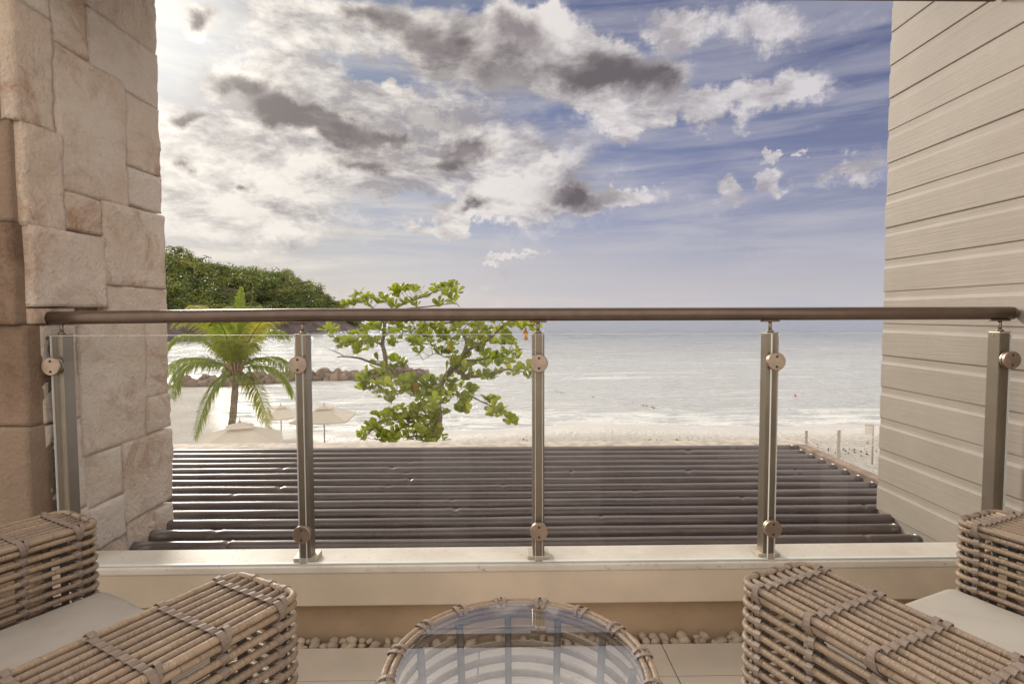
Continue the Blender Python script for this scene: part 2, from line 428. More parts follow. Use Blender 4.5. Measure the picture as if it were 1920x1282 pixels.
M['grout'] = simple('grout', (0.36, 0.31, 0.26), 0.9, bstr=0.1)
M['pebble'] = simple('pebble', (0.50, 0.405, 0.305), 0.7, var=0.18, scale=25, bstr=0.15, bscale=90, objvar=0.45)

# ================================================================== STRUCTURE NEAR THE CAMERA
ROT = R(1.0)                                           # the railing side runs off at one degree
FLOOR = -1.085
LWX, RWX = -1.51, 1.695                                # faces of the stone wall and the siding wall
LW_NEAR, LW_FAR, RW_FAR = 1.715, 2.41, 2.525
BR = Matrix.Translation((0, 1.82, 0)) @ Matrix.Rotation(ROT, 4, 'Z') @ Matrix.Translation((0, -1.82, 0))
def B(x, y, z): return BR @ Vector((x, y, z))

# ---------------------------------------------------------------- floor with its tiles
flr = tag(MB().box(-3.2, 3.2, -2.6, 1.95, FLOOR - 0.20, FLOOR - 0.034, BR).build('floor', M['grout']), kind='structure')
tile_edge = 1.764
def tile(x0, x1, y0, y1):
    o = MB().bbox(x0 + .0015, x1 - .0015, y0 + .0015, y1 - .0015, FLOOR - 0.03, FLOOR, 0.0015, BR).build('tile', M['tile'], flr)
rows = [tile_edge, 1.60, 1.00, 0.40, -0.20, -0.80, -1.40, -2.0]
for i in range(len(rows) - 1):
    x = -3.06 + (0.0 if i % 2 else 0.0) - 0.05
    while x < 3.0:
        tile(x, x + 0.60, rows[i + 1], rows[i]); x += 0.60

# ---------------------------------------------------------------- parapet
COPZ = -0.815
par = tag(empty('parapet_wall', B(0, 1.85, FLOOR)), 'low cream rendered parapet wall with pale stone coping under the railing', 'wall')
par.rotation_euler = (0, 0, 0)
def pl(o): o.parent = par; o.matrix_parent_inverse = Matrix.Translation(-par.location); return o
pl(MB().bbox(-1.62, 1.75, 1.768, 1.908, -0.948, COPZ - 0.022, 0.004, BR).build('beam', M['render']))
cop = MB()
pl(MB().bbox(-1.62, 1.75, 1.764, 1.911, COPZ - 0.022, COPZ, 0.004, BR).build('coping', M['coping']))
pl(MB().box(-1.62, 1.75, 1.825, 1.90, FLOOR - 0.15, -0.948, BR).build('plinth', M['render_shade']))

# ---------------------------------------------------------------- pebbles at the foot of the parapet
pebmeshes = []
for k in range(6):
    bm = bmesh.new(); bmesh.ops.create_icosphere(bm, subdivisions=2, radius=1.0)
    for v in bm.verts:
        n = mnoise.noise(v.co * 1.1 + Vector((k * 5.3, 0, 0))); v.co *= 1 + 0.22 * n
    me = bpy.data.meshes.new('pebble'); bm.to_mesh(me); bm.free()
    for p in me.polygons: p.use_smooth = True
    me.materials.append(M['pebble']); pebmeshes.append(me)
rnd = random.Random(3)
x = -0.80
while x < 0.84:
    s = rnd.uniform(0.0105, 0.0205)
    for yy, zz in ((1.778 + s * 0.5, 0.004), (1.805, 0.012)):
        if yy > 1.8 and rnd.random() < 0.25: continue
        o = link('pebble', rnd.choice(pebmeshes), None, B(x + rnd.uniform(-.006, .006), yy + rnd.uniform(-.004, .004), FLOOR - 0.026 + s * 0.75 + zz),
                 (rnd.uniform(-.4, .4), rnd.uniform(-.4, .4), rnd.uniform(0, 6)), (s * rnd.uniform(0.95, 1.3), s * rnd.uniform(.8, 1.0), s * rnd.uniform(.75, 1.0)))
        tag(o, 'smooth cream pebble in the gravel row along the foot of the parapet', 'pebble', 'pebbles at the foot of the parapet')
    x += s * 2.0

# ---------------------------------------------------------------- stone wall on the left
wall = tag(empty('stone_wall', (-1.9, 2.0, FLOOR)), 'tall wall end of rough tan limestone blocks left of the railing', 'wall')
def wp(o): o.parent = wall; o.matrix_parent_inverse = Matrix.Translation(-wall.location); return o
wp(MB().box(-2.9, LWX - 0.035, LW_NEAR + 0.03, LW_FAR - 0.012, -3.6, 2.4).build('core', M['mortar']))
def stone_mesh(s0, s1, t0, t1, proud, seed, rough, mat, axis, flat=0.0):
    # a block face split in a grid, rounded at its edges and broken in relief; s,t in metres on the face
    g = 0.0013; s0 += g; s1 -= g; t0 += g; t1 -= g
    nx = max(6, min(26, int((s1 - s0) / 0.013))); ny = max(6, min(34, int((t1 - t0) / 0.013)))
    vs = []; jt = [mnoise.noise(Vector((seed * 3.7, k * 1.9, 0.5))) * 0.006 for k in range(4)]
    for j in range(ny + 1):
        for i in range(nx + 1):
            a, b = i / nx, j / ny
            s = s0 + (s1 - s0) * a; t = t0 + (t1 - t0) * b
            ed = min(s - s0, s1 - s, t - t0, t1 - t)
            rim = max(0.0, 1 - ed / 0.005)
            q = Vector((s * 6.0, t * 6.0, seed * 7.1))
            h = mnoise.fractal(q * 1.6, 0.62, 2.1, 7) * 0.0055 * rough
            st_ = mnoise.noise(q * 0.8 + Vector((3, 1, 4))); h += (0.004 if st_ > 0.08 else (-0.003 if st_ < -0.25 else 0.0)) * rough
            h += (mnoise.ridged_multi_fractal(q * 0.55, 0.9, 2.0, 4, 1.0, 2.0) - 1.0) * 0.003 * rough
            h -= 0.0022 * rim * rim * (0.5 + rough * 0.5)
            wob = (1 - abs(2 * a - 1)) * 0
            s += mnoise.noise(q * 1.6 + Vector((9, 0, 0))) * 0.004 * rough * (1 if 0 < i < nx else 0.7)
            t += mnoise.noise(q * 1.6 + Vector((0, 9, 0))) * 0.004 * rough * (1 if 0 < j < ny else 0.7) + (jt[0] * (1 - a) + jt[1] * a) * (1 - b) * rough + (jt[0 + 2] * (1 - a) + jt[3] * a) * b * rough
            vs.append((s, t, proud + h))
    fs = []; W = nx + 1
    for j in range(ny):
        for i in range(nx): fs.append((j * W + i, j * W + i + 1, (j + 1) * W + i + 1, (j + 1) * W + i))
    ring = [i for i in range(nx + 1)] + [j * W + nx for j in range(1, ny + 1)] + [ny * W + i for i in range(nx - 1, -1, -1)] + [j * W for j in range(ny - 1, 0, -1)]
    o = len(vs)
    for k in ring: vs.append((vs[k][0], vs[k][1], -0.09))
    for k in range(len(ring)):
        q = (k + 1) % len(ring); fs.append((ring[k], o + k, o + q, ring[q]))
    if axis == 'X':                                    # face looks towards +X ; s = y, t = z
        V = [(LWX + n, s, t) for s, t, n in vs]
        fs = [tuple(f) for f in fs]
    elif axis == '-Y':                                 # face looks towards the camera ; s = x
        V = [(s, LW_NEAR - n, t) for s, t, n in vs]
    mb = MB(); mb.add(V, fs, True); return mb
def xy_to_side(px, py):                                # pixel on the side face -> (depth, height)
    r = ray(px, py); k = LWX / r.x; return r.y * k, r.z * k
SIDE = [(20, 106, -60, 20, .010), (22, 116, 25, 243, .006), (40, 126, 236, 428, .020), (118, 247, 96, 378, .012), (110, 183, -60, 104, .004),
        (183, 290, -60, 62, .000), (185, 297, 66, 180, .003), (246, 303, 172, 322, .004), (249, 306, 326, 394, .012), (128, 196, 360, 436, .006),
        (197, 309, 386, 534, .014), (48, 197, 440, 566, .016), (203, 310, 540, 598, .008), (48, 142, 586, 604, .010),
        (144, 267, 602, 838, .012), (268, 312, 602, 738, .006), (269, 315, 742, 808, .012), (154, 217, 858, 950, .006),
        (218, 320, 826, 968, .014), (156, 220, 955, 1020, .010), (276, 318, 950, 985, .004), (222, 275, 978, 1040, .006),
        (62, 142, 610, 792, .012), (64, 150, 797, 980, .008)]
# rebuild as gap-free courses in metres: columns of (depth edges) with their joints (heights)
def zz(px, py): return xy_to_side(px, py)[1]
def dd(px): return xy_to_side(px, 590)[0]
d0, dA, dB, dC, dD, dE = LW_NEAR, dd(118), dd(150), dd(197), dd(247), LW_FAR
SIDE_BLOCKS = [
    # depth0, depth1, height0, height1, proud
    (d0 - .01, dA, zz(70, 20), 1.60, .010), (d0 - .008, dA, zz(80, 240), zz(70, 20), .006), (d0 + .012, dd(126), zz(85, 428), zz(80, 240), .018),
    (dA, dd(184), zz(150, 104), 1.60, .004), (dd(184), dE - .006, zz(240, 62), 1.60, .000), (dd(184), dE, zz(240, 172), zz(240, 62), .004),
    (dA, dd(247), zz(180, 372), zz(150, 104), .012), (dd(247), dE - .003, zz(275, 322), zz(240, 172), .003), (dd(247), dE, zz(275, 390), zz(275, 322), .012),
    (dd(126), dd(197), zz(160, 434), zz(180, 372), .004), (dd(197), dE + .004, zz(250, 536), zz(250, 388), .016),
    (d0 + .018, dd(200), zz(120, 574), zz(120, 430), .014), (dd(200), dE + .002, zz(250, 600), zz(250, 536), .006), (d0 + .02, dd(142), zz(90, 605), zz(90, 574), .004),
    (dd(142), dd(268), zz(205, 838), zz(205, 600), .010), (dd(268), dE, zz(290, 740), zz(290, 600), .004), (dd(268), dE + .004, zz(290, 806), zz(290, 740), .012),
    (d0 + .045, dd(142), zz(100, 790), zz(100, 607), .010), (d0 + .05, dd(150), zz(100, 975), zz(100, 792), .006),
    (dd(146), dd(218), zz(186, 942), zz(186, 845), .006), (dd(218), dE + .006, zz(270, 960), zz(270, 815), .014),
    (dd(146), dd(220), zz(188, 1025), zz(188, 942), .012), (dd(276), dE, zz(296, 1030), zz(296, 952), .004), (dd(220), dd(276), zz(250, 1045), zz(250, 966), .006),
    (d0 + .04, dd(150), -1.3, zz(100, 975), .004), (dd(150), dd(240), -1.3, -0.84, .008), (dd(240), dE + .003, -1.3, -0.86, .002),
    (d0 + .03, dd(200), -1.9, -1.3, .006), (dd(200), dE, -1.9, -1.3, .01)]
for i, (a, b_, c, d_, pr) in enumerate(SIDE_BLOCKS):
    wp(stone_mesh(a, b_, c, d_, pr * 0.45, i + 1.3, 1.0, None, 'X').build('stone', M['stone']))
def zf(py): return atY(25, py, LW_NEAR).z
FRONT = [(1.62, zf(-130)), (zf(-130), zf(28)), (zf(28), zf(220)), (zf(220), zf(414)), (zf(414), zf(607)), (zf(607), zf(797)), (zf(797), zf(1000)), (zf(1000), -1.25)]
edge = [20, 20, 24, 36, 40, 58, 55, 60]
for i, (t1, t0) in enumerate(FRONT):
    xe = atY(edge[i], 600, LW_NEAR).x
    xe = min(xe, LWX + 0.004)
    wp(stone_mesh(xe - 0.62, xe, t0, t1, (i * 7 % 5) * 0.004, 40.2 + i, 0.5, None, '-Y').build('stone', M['sawn_shaded']))

# ---------------------------------------------------------------- siding wall on the right
sid = tag(empty('siding_wall', (1.8, 2.0, FLOOR)), 'beige painted timber siding wall right of the railing', 'wall')
def sp_(o): o.parent = sid; o.matrix_parent_inverse = Matrix.Translation(-sid.location); return o
PITCH_Z = (atY(1674, 64, RW_FAR).z - atY(1662, 430, RW_FAR).z) / 6.0
ZJ = atY(1674, 64, RW_FAR).z
sp_(MB().box(RWX + 0.012, RWX + 0.30, 0.90, RW_FAR - 0.006, -3.6, 2.4).build('core', M['mortar']))
for k in range(-5, 24):
    zt_ = ZJ - k * PITCH_Z; zb_ = zt_ - PITCH_Z
    # drop siding: square lower edge, flat face, coved upper edge
    prof = [(0.020, zb_ + .0005), (0.0, zb_ + .0005), (-0.0015, zb_ + .003), (-0.0015, zt_ - 0.040), (0.0005, zt_ - 0.035), (0.0024, zt_ - 0.028), (0.0028, zt_ - 0.020), (0.0028, zt_ - 0.0003), (0.020, zt_ - 0.0005)]
    jit = random.uniform(-0.004, 0.004)
    vs = []; ys = (0.95, 1.45, 1.95, RW_FAR + jit); prd = random.uniform(-.0008, .0012)
    for yv in ys: wv_ = random.uniform(-.0008, .0008); vs += [(RWX + a + prd + (wv_ if a < .015 else 0), yv, h + wv_ * .5) for a, h in prof]
    n = len(prof); fs = [(j * n + i, j * n + i + 1, (j + 1) * n + i + 1, (j + 1) * n + i) for j in range(3) for i in range(n - 1)] + [tuple(range(n - 1, -1, -1)), tuple(range(3 * n, 4 * n))]
    fs = [tuple(reversed(f)) for f in fs]
    sp_(MB().add(vs, fs).build('plank', M['siding']))

# ---------------------------------------------------------------- beam over the opening
tag(MB().bbox(-1.9, 1.69, 1.78, 1.955, 1.085, 1.40, 0.004, BR).build('overhead_beam', M['trim']), 'dark brown beam closing the balcony opening along the top', 'beam')

tag(MB().bbox(-2.9, 2.0, 1.15, 2.62, 1.62, 1.80, 0.01).build('shade_slab', M['soffit']), 'unseen pale slab over the opening, added to shade the wall tops', 'slab')  # overhang out of view, added so the upper walls fall into shade

# ---------------------------------------------------------------- railing
rail = tag(empty('glass_railing', B(0.084, 1.82, COPZ)), 'bronze tube handrail on steel posts with clear glass panes', 'railing')
def rl(o, par=None):
    o.parent = par or rail
    o.matrix_parent_inverse = Matrix.Translation(-rail.location)
    return o
PX = [-1.464, -0.686, 0.086, 0.858, 1.634]
def railtube():
    mb = MB(); r = 0.0215; a, b_ = -1.502, 1.672
    pts = [B(a + (b_ - a) * i / 24, 1.822, 0.001 + (-0.008 * (1 - i / 6) if i < 6 else 0)) for i in range(25)]
    mb.tube(pts, r, 20)
    e = B(b_, 1.822, 0.001)
    mb.lathe([(r, 0), (r * .96, .006), (r * .8, .013), (r * .5, .018), (0.0, .02)], 20, Matrix.Translation(e) @ Matrix.Rotation(R(90), 4, 'Y'))
    return mb
rl(railtube().build('handrail', M['bronze']))
for i, xx in enumerate(PX):
    W2 = 0.0195
    mb = MB()
    mb.bbox(xx - W2, xx + W2, 1.797, 1.843, COPZ + 0.016, -0.060, 0.0025, BR)
    post = rl(mb.build('post', M['steel']))
    rl(MB().bbox(xx - 0.037, xx + 0.037, 1.7925, 1.858, COPZ, COPZ + 0.016, 0.002, BR).build('base_plate', M['plate'])).parent = post
    rl(MB().tube([B(xx, 1.82, -0.061), B(xx, 1.82, -0.018)], 0.0055, 10).lathe([(0.011, 0), (0.011, .006), (0.006, .008)], 14, Matrix.Translation(B(xx, 1.82, -0.0605))).build('stem', M['steel'])).parent = post
    sad = MB().bbox(xx - 0.028, xx + 0.028, 1.810, 1.834, -0.0255, -0.0195, 0.002, BR)
    rl(sad.build('saddle', M['bronze'])).parent = post
    for hz_ in (-0.160, -0.713):
        m4 = Matrix.Translation(B(xx, 1.778, hz_ + 0.002 * i)) @ Matrix.Rotation(R(90), 4, 'X')
        dk_ = MB().lathe([(0.012, -0.022), (0.012, -0.0106), (0.027, -0.0106), (0.0282, -0.009), (0.0282, -0.003), (0.0, -0.003)], 32, m4, False)
        dk_.lathe([(0.0282, 0.0006), (0.029, 0.002), (0.029, 0.0085), (0.0275, 0.0102), (0.0, 0.0104)], 32, m4, False)
        dsc = rl(dk_.build('clamp_disc', M['disc'])); dsc.parent = post
        for sgn in (-1, 1):
            m5 = m4 @ Matrix.Translation((0.0, 0.0165 * sgn, 0.0100))
            q = MB().lathe([(0.0042, 0), (0.0042, 0.0012), (0.0026, 0.0014), (0.0026, 0.0006), (0, 0.0006)], 12, m5)
            rl(q.build('screw', M['dark'])).parent = post
    # bolts at the post head
    rl(MB().lathe([(0.0032, 0), (0.0025, .0015), (0, .002)], 10, Matrix.Translation(B(xx + (W2 if xx < 0 else -W2), 1.822, -0.072)) @ Matrix.Rotation(R(90 if xx < 0 else -90), 4, 'Y')).build('bolt', M['disc'])).parent = post
for i in range(4):
    x0, x1 = PX[i] + 0.012, PX[i + 1] - 0.012
    if i == 0: x0 = PX[0] - 0.006
    if i == 3: x1 = PX[4] + 0.004
    g0, g1, zb_, zt_ = 1.779, 1.788, COPZ + 0.006, -0.0635
    pane = rl(MB().box(x0, x1, g0, g1, zb_, zt_, BR).build('pane', M['glass']))
    ed = MB()
    for (a, b_, c, d_) in ((x0 - .0012, x0 - .0002, zb_, zt_), (x1 + .0002, x1 + .0012, zb_, zt_)): ed.box(a, b_, g0 + .001, g1 - .001, c, d_, BR)
    ed.box(x0, x1, g0 + .001, g1 - .001, zt_ + .0002, zt_ + .0012, BR); ed.box(x0, x1, g0 - .001, g1, zb_ - .004, zb_ - .0002, BR)
    rl(ed.build('edge', M['glass_edge'])).parent = pane

# ---------------------------------------------------------------- pergola roof of dark tubes
PZ = -0.895; TR = 0.0275
perg = tag(empty('pergola_roof', (0, 3.0, -1.2)), 'flat pergola roof of dark brown parallel tubes below the balcony', 'roof')
def pp(o): o.parent = perg; o.matrix_parent_inverse = Matrix.Translation(-perg.location); return o
rt = random.Random(11)
for k in range(15):
    yk = 2.055 + 0.1174 * k
    xa = (-1.495, -1.495, -1.50)[k] if k < 3 else -4.2
    if k == 0: xa = -1.492
    xb = (1.655, 1.65, 1.648)[k] if k < 3 else (1.95 if k >= 3 else 2.0)
    dents = []
    xx = xa + rt.uniform(.1, .5) if k < 3 else -1.6 + rt.uniform(0, .6)
    dx0 = 0.55 - 0.09 * k
    for base in (-1.15, -0.55, -0.05, 0.35, 0.95, 1.5):
        if rt.random() < 0.34: dents.append((base + 0.012 * (k % 7) * (1 if base > 0 else -1) * 3 + rt.uniform(-.10, .10), rt.uniform(0.003, 0.008), rt.uniform(0.008, 0.018)))
    xs = [xa]
    step = 0.10
    while xs[-1] < xb - step: xs.append(xs[-1] + step)
    xs.append(xb)
    for c, dep, wd in dents: xs += [c - 3 * wd, c - 1.5 * wd, c - .6 * wd, c, c + .6 * wd, c + 1.5 * wd, c + 3 * wd]
    xs = sorted(q for q in set(round(q, 4) for q in xs) if xa <= q <= xb)
    n = 14; vs = []; ph = rt.uniform(0, 9)
    for q in xs:
        sag = 0.0025 * mnoise.noise(Vector((q * 1.3, ph, k))) + 0.0015 * mnoise.noise(Vector((q * 4, ph, k + 9)))
        for j in range(n):
            a = 2 * math.pi * j / n; cy, cz = math.cos(a), math.sin(a)
            rr = TR
            dz = 0.0
            for c, dep, wd in dents:
                w = math.exp(-((q - c) / wd) ** 2); dz -= dep * w * max(0.0, cz * 0.8 - cy * 0.45); 
                dz += dep * 0.28 * math.exp(-((abs(q - c) - 2.1 * wd) / wd) ** 2) * max(0, cz)
            vs.append(B(q, yk + cy * rr, PZ - TR + cz * rr + dz + sag))
    fs = []
    for i in range(len(xs) - 1):
        for j in range(n): fs.append((i * n + j, i * n + (j + 1) % n, (i + 1) * n + (j + 1) % n, (i + 1) * n + j))
    mb = MB().add(vs, [tuple(reversed(f)) for f in fs], True)
    for base, sgn, xe in ((0, -1, xs[0]), ((len(xs) - 1) * n, 1, xs[-1])):   # rounded ends
        ring = [B(xe + sgn * 0.012, yk + math.cos(2 * math.pi * j / n) * TR * .75, PZ - TR + math.sin(2 * math.pi * j / n) * TR * .75) for j in range(n)]
        o = len(mb.v); mb.v += [tuple(p) for p in ring]
        for j in range(n):
            f = (base + j, base + (j + 1) % n, o + (j + 1) % n, o + j)
            mb.f.append(list(f if sgn > 0 else reversed(f))); mb.sm.append(True)
        f = list(range(o, o + n)); mb.f.append(f if sgn > 0 else f[::-1]); mb.sm.append(False)
    pp(mb.build('tube', M['tube']))
pp(MB().bbox(-4.3, 2.09, 3.765, 3.925, PZ - 0.10, PZ - 0.012, 0.006, BR).build('end_beam', M['grey_wood']))
pp(MB().bbox(2.02, 2.09, 2.56, 3.763, PZ - 0.12, PZ - 0.014, 0.006, BR).build('side_beam', M['brown_wood']))
for xx in (-1.48, 0.2, 1.62):
    pp(MB().box(xx - 0.03, xx + 0.03, 1.93, 3.76, PZ - 0.20, PZ - 2 * TR - 0.004, BR).build('joist', M['brown_wood']))
pp(MB().box(-1.70, -1.64, 2.5, 3.76, PZ - 0.30, PZ - 0.201, BR).build('joist', M['brown_wood']))
pp(MB().box(-4.2, 2.02, 2.45, 3.76, PZ - 0.34, PZ - 0.31, BR).build('underlay', M['trim']))
pp(MB().box(-1.50, 1.66, 1.92, 2.44, PZ - 0.34, PZ - 0.31, BR).build('underlay', M['trim']))
for (xx, yy) in ((2.05, 3.83), (-4.0, 3.83), (2.05, 2.65)):
    pp(MB().bbox(xx - 0.06, xx + 0.06, yy - 0.06, yy + 0.06, -5.6, PZ - 0.121, 0.006, BR).build('post', M['brown_wood']))

# ---------------------------------------------------------------- rattan armchairs
RODR = 0.0068
def rrect(x0, x1, y0, y1, rc, n=4):
    pts = []
    for cx, cy, a0 in ((x1 - rc, y1 - rc, 0), (x0 + rc, y1 - rc, 90), (x0 + rc, y0 + rc, 180), (x1 - rc, y0 + rc, 270)):
        for k in range(n + 1):
            a = R(a0 + 90 * k / n); pts.append((cx + rc * math.cos(a), cy + rc * math.sin(a)))
    return pts
AW, AL, AH = 0.178, 0.80, 0.583
def loop_mesh():
    raw = rrect(-AW / 2, AW / 2, -AL, 0, 0.026, 4); pts = []
    for i in range(len(raw)):
        a = Vector((*raw[i], 0)); b_ = Vector((*raw[(i + 1) % len(raw)], 0)); pts.append(a)
        if (b_ - a).length > 0.3:
            for q in range(1, 14): pts.append(a.lerp(b_, q / 14) + Vector((mnoise.noise(Vector((q, i, 1))) * .0012, 0, mnoise.noise(Vector((q, i, 7))) * .0016)))
    return MB().tube(pts, RODR, 8, closed=True, up=Vector((0, 0, 1))).mesh('rod', M['rattan'])
LOOP = loop_mesh()
LOOPS2 = [LOOP]
STAT = [0.045 + 0.106 * k for k in range(7)]
def straight_rod(seed):
    pts = [Vector((mnoise.noise(Vector((q * .8, seed, 3))) * .0014, -0.012 - (AL - 0.024) * q / 16, mnoise.noise(Vector((q * .7, seed, 8))) * .0014)) for q in range(17)]
    return MB().tube(pts, RODR * 0.95, 8).mesh('rod', M['rattan'])
RODS = [straight_rod(s) for s in (1, 2, 3)]
def ring(mb, c, axis, ra, rb, width, th=0.0016, n=12, tilt=0.0, ux=None):
    # flat strap bent into an oval ring round an axis
    ax = Vector(axis).normalized(); a = (ux or ax.orthogonal()).normalized(); b_ = ax.cross(a)
    vs = []
    for k in range(n):
        w = 2 * math.pi * k / n; d = a * math.cos(w) * ra + b_ * math.sin(w) * rb
        off = ax * (tilt * math.sin(w)); dn = d.normalized() * th
        for s in (-1, 1):
            vs.append(Vector(c) + d + off + ax * (s * width / 2)); vs.append(Vector(c) + d + dn + off + ax * (s * width / 2))
    fs = []
    for k in range(n):
        o, p = 4 * k, 4 * ((k + 1) % n)
        fs += [(o + 1, o + 3, p + 3, p + 1), (o, o + 1, p + 1, p), (o + 3, o + 2, p + 2, p + 3)]
    mb.add(vs, fs, False)
ZL = [AH - 0.008, AH - 0.0225]
while ZL[-1] > 0.06: ZL.append(ZL[-1] - 0.0232)
NT = 7
def binding_mesh(i):
    mb = MB(); y = -STAT[i]; rr = random.Random(i)
    for sx in (-1, 1):
        x = sx * AW / 2
        ring(mb, (x, y, (ZL[0] + ZL[1]) / 2), (0, 1, 0), RODR + 0.0035, 0.0165, 0.011, tilt=0.004 * sx, n=14, ux=Vector((1, 0, 0)))
        ring(mb, (x - sx * .004, y + .006, (ZL[0] + ZL[1]) / 2), (0, 1, 0), RODR + 0.0055, 0.0175, 0.009, tilt=-0.005 * sx, n=14, ux=Vector((1, 0, 0)))
        for z in ZL[2:]:
            ring(mb, (x - sx * .003, y + rr.uniform(-.002, .002), z), (0, 1, 0.25 * sx * (1 if rr.random() < .9 else -1)), RODR + 0.0030, RODR + 0.0022, 0.0125, tilt=0.003, n=10)
    for k in range(1, NT + 1):
        x = -AW / 2 + AW * k / (NT + 1)
        ring(mb, (x, y, AH - 0.0095), (0.12, 1, 0), RODR + 0.0020, RODR + 0.0030, 0.0125, tilt=0.004, n=10)
    return mb.mesh('binding', M['strap'])
BIND = [binding_mesh(i) for i in range(len(STAT))]
def end_binding():
    mb = MB()
    for k in (2, 4.2, 6):
        x = -AW / 2 + AW * k / (NT + 1)
        ring(mb, (x, 0.0, AH - 0.010), (1, 0.1, 0), RODR + 0.002, RODR + .003, 0.010, tilt=.004, n=10)
        ring(mb, (x + .008, 0.0, AH - 0.010), (1, -0.1, 0), RODR + 0.002, RODR + .003, 0.008, tilt=-.004, n=10)
    return mb.mesh('binding', M['strap'])
BIND.append(end_binding())
def support_mesh(i):
    mb = MB(); y = -STAT[i]
    for sx in (-1, 1): mb.tube([(sx * (AW / 2 - 0.0155), y, 0.0), (sx * (AW / 2 - 0.0155), y, AH - 0.026)], 0.0085, 8)
    mb.tube([(-AW / 2 + 0.012, y, AH - 0.0245), (AW / 2 - 0.012, y, AH - 0.0245)], 0.0075, 8)
    return mb.mesh('support', M['post_grey'])
SUPP = [support_mesh(i) for i in range(len(STAT))]
def fsupport():
    mb = MB()
    for x in (-AW / 2 + 0.030, AW / 2 - 0.030): mb.tube([(x, -0.0155, 0), (x, -0.0155, AH - .018)], 0.0085, 8)
    return mb.mesh('support', M['post_grey'])
SUPP.append(fsupport())
def cushion_mesh():
    bm = bmesh.new(); bmesh.ops.create_cube(bm, size=1)
    w, l, h = CH_PITCH - AW - 0.020, 0.74, 0.13
    for v in bm.verts: v.co = (v.co.x * w, v.co.y * l, v.co.z * h)
    bmesh.ops.bevel(bm, geom=[e for e in bm.edges], offset=0.028, segments=4, affect='EDGES', profile=0.6)
    bmesh.ops.subdivide_edges(bm, edges=[e for e in bm.edges if e.calc_length() > 0.3], cuts=7, use_grid_fill=True)
    for v in bm.verts:
        a = 1 - (2 * v.co.x / w) ** 2; b_ = 1 - (2 * v.co.y / l) ** 2
        if v.co.z > 0: v.co.z += 0.018 * max(0, a) * max(0, b_) + 0.002 * mnoise.noise(v.co * 9)
    me = bpy.data.meshes.new('seat_cushion'); bm.to_mesh(me); bm.free()
    for p in me.polygons: p.use_smooth = True
    me.materials.append(M['fabric']); return me
CH_PITCH = 0.718
CUSH = cushion_mesh()
def back_loop():
    raw = rrect(-CH_PITCH / 2 + AW / 2 + .01, CH_PITCH / 2 - AW / 2 - .01, -AL - 0.0, -AL + 0.15, 0.026, 3)
    return MB().tube([(*p, 0) for p in raw], RODR, 7, closed=True, up=Vector((0, 0, 1))).mesh('rod', M['rattan'])
BLOOP = back_loop()
def armchair(loc, rz, label):
    ch = tag(empty('rattan_armchair', loc, rz), label, 'armchair', 'rattan armchairs on the balcony')
    for sx in (-1, 1):
        ox = sx * CH_PITCH / 2
        arm = link('arm', SUPP[0], ch, (ox, 0, 0))
        for i in range(1, len(SUPP)): link('support', SUPP[i], arm)
        for z in ZL: link('rod', LOOP, arm, (0, 0, z))
        for k in range(1, NT + 1): link('rod', RODS[k % 3], arm, (-AW / 2 + AW * k / (NT + 1), 0, AH - 0.0095))
        for bmsh in BIND: link('binding', bmsh, arm)
    bk = MB().box(-CH_PITCH / 2 + AW / 2 + .012, CH_PITCH / 2 - AW / 2 - .012, -AL + .02, -AL + .05, 0.05, 0.70).build('backrest', M['post_grey'], ch)
    z = 0.72
    while z > 0.06: link('rod', BLOOP, bk, (0, 0, z)); z -= 0.0232
    MB().box(-CH_PITCH / 2 + AW / 2 + .002, CH_PITCH / 2 - AW / 2 - .002, -0.64, -0.03, 0.19, 0.285).build('seat_frame', M['post_grey'], ch)
    link('seat_cushion', CUSH, ch, (0, -0.365, 0.352))
    return ch
# front-inner corners of the near arms fix each chair
def place(corner, ang, side, label):
    fx, fy = math.sin(R(ang)), math.cos(R(ang))                # facing
    rx, ry = math.cos(R(ang)), -math.sin(R(ang))               # to its right
    off = side * (CH_PITCH / 2 + AW / 2)
    return armchair((corner[0] - rx * off, corner[1] - ry * off, FLOOR), -R(ang), label)
place((-0.390, 0.985), 29.0, 1, 'rattan armchair with pale cushion left of the glass table, beside the stone wall')
place((0.437, 1.036), -24.5, -1, 'rattan armchair with pale cushion right of the glass table, beside the siding wall')

# ---------------------------------------------------------------- round table
TBR, TBH = 0.2165, 0.535
tab = tag(empty('coffee_table', (0.010, 0.839, FLOOR)), 'round rattan coffee table with a tinted glass top between two armchairs', 'coffee table')
def circle(r, z, n=48, wob=0.0): return [(r * math.cos(2 * math.pi * k / n), r * math.sin(2 * math.pi * k / n), z) for k in range(n)]
for r_, z_ in ((TBR - 0.006, TBH - 0.006), (TBR - 0.0185, TBH - 0.0052)):
    MB().tube(circle(r_, z_, 56), 0.0055, 9, closed=True, up=Vector((0, 0, 1))).build('rim', M['rattan'], tab)
for k in range(16):
    a = 2 * math.pi * (k + 0.44) / 16; mb = MB()
    for da, tl in ((-0.022, .004), (0.022, -.004)):
        ring(mb, ((TBR - 0.0122) * math.cos(a + da), (TBR - 0.0122) * math.sin(a + da), TBH - 0.0056), (-math.sin(a), math.cos(a), 0), 0.0145, 0.0082, 0.007, tilt=tl, n=12, ux=Vector((math.cos(a), math.sin(a), 0)))
    mb.build('binding', M['strap'], tab)
rm = MB().tube(circle(1.0, 0, 44), 0.030, 7, closed=True, up=Vector((0, 0, 1))).mesh('rod', M['rattan'])
z = TBH - 0.024; k = 0
while z > 0.02:
    r_ = TBR - 0.018 - 0.012 * math.sin(math.pi * min(1, (TBH - z) / TBH))
    link('rod', rm, tab, (0, 0, z), None, (r_, r_, 0.235)); z -= 0.028; k += 1
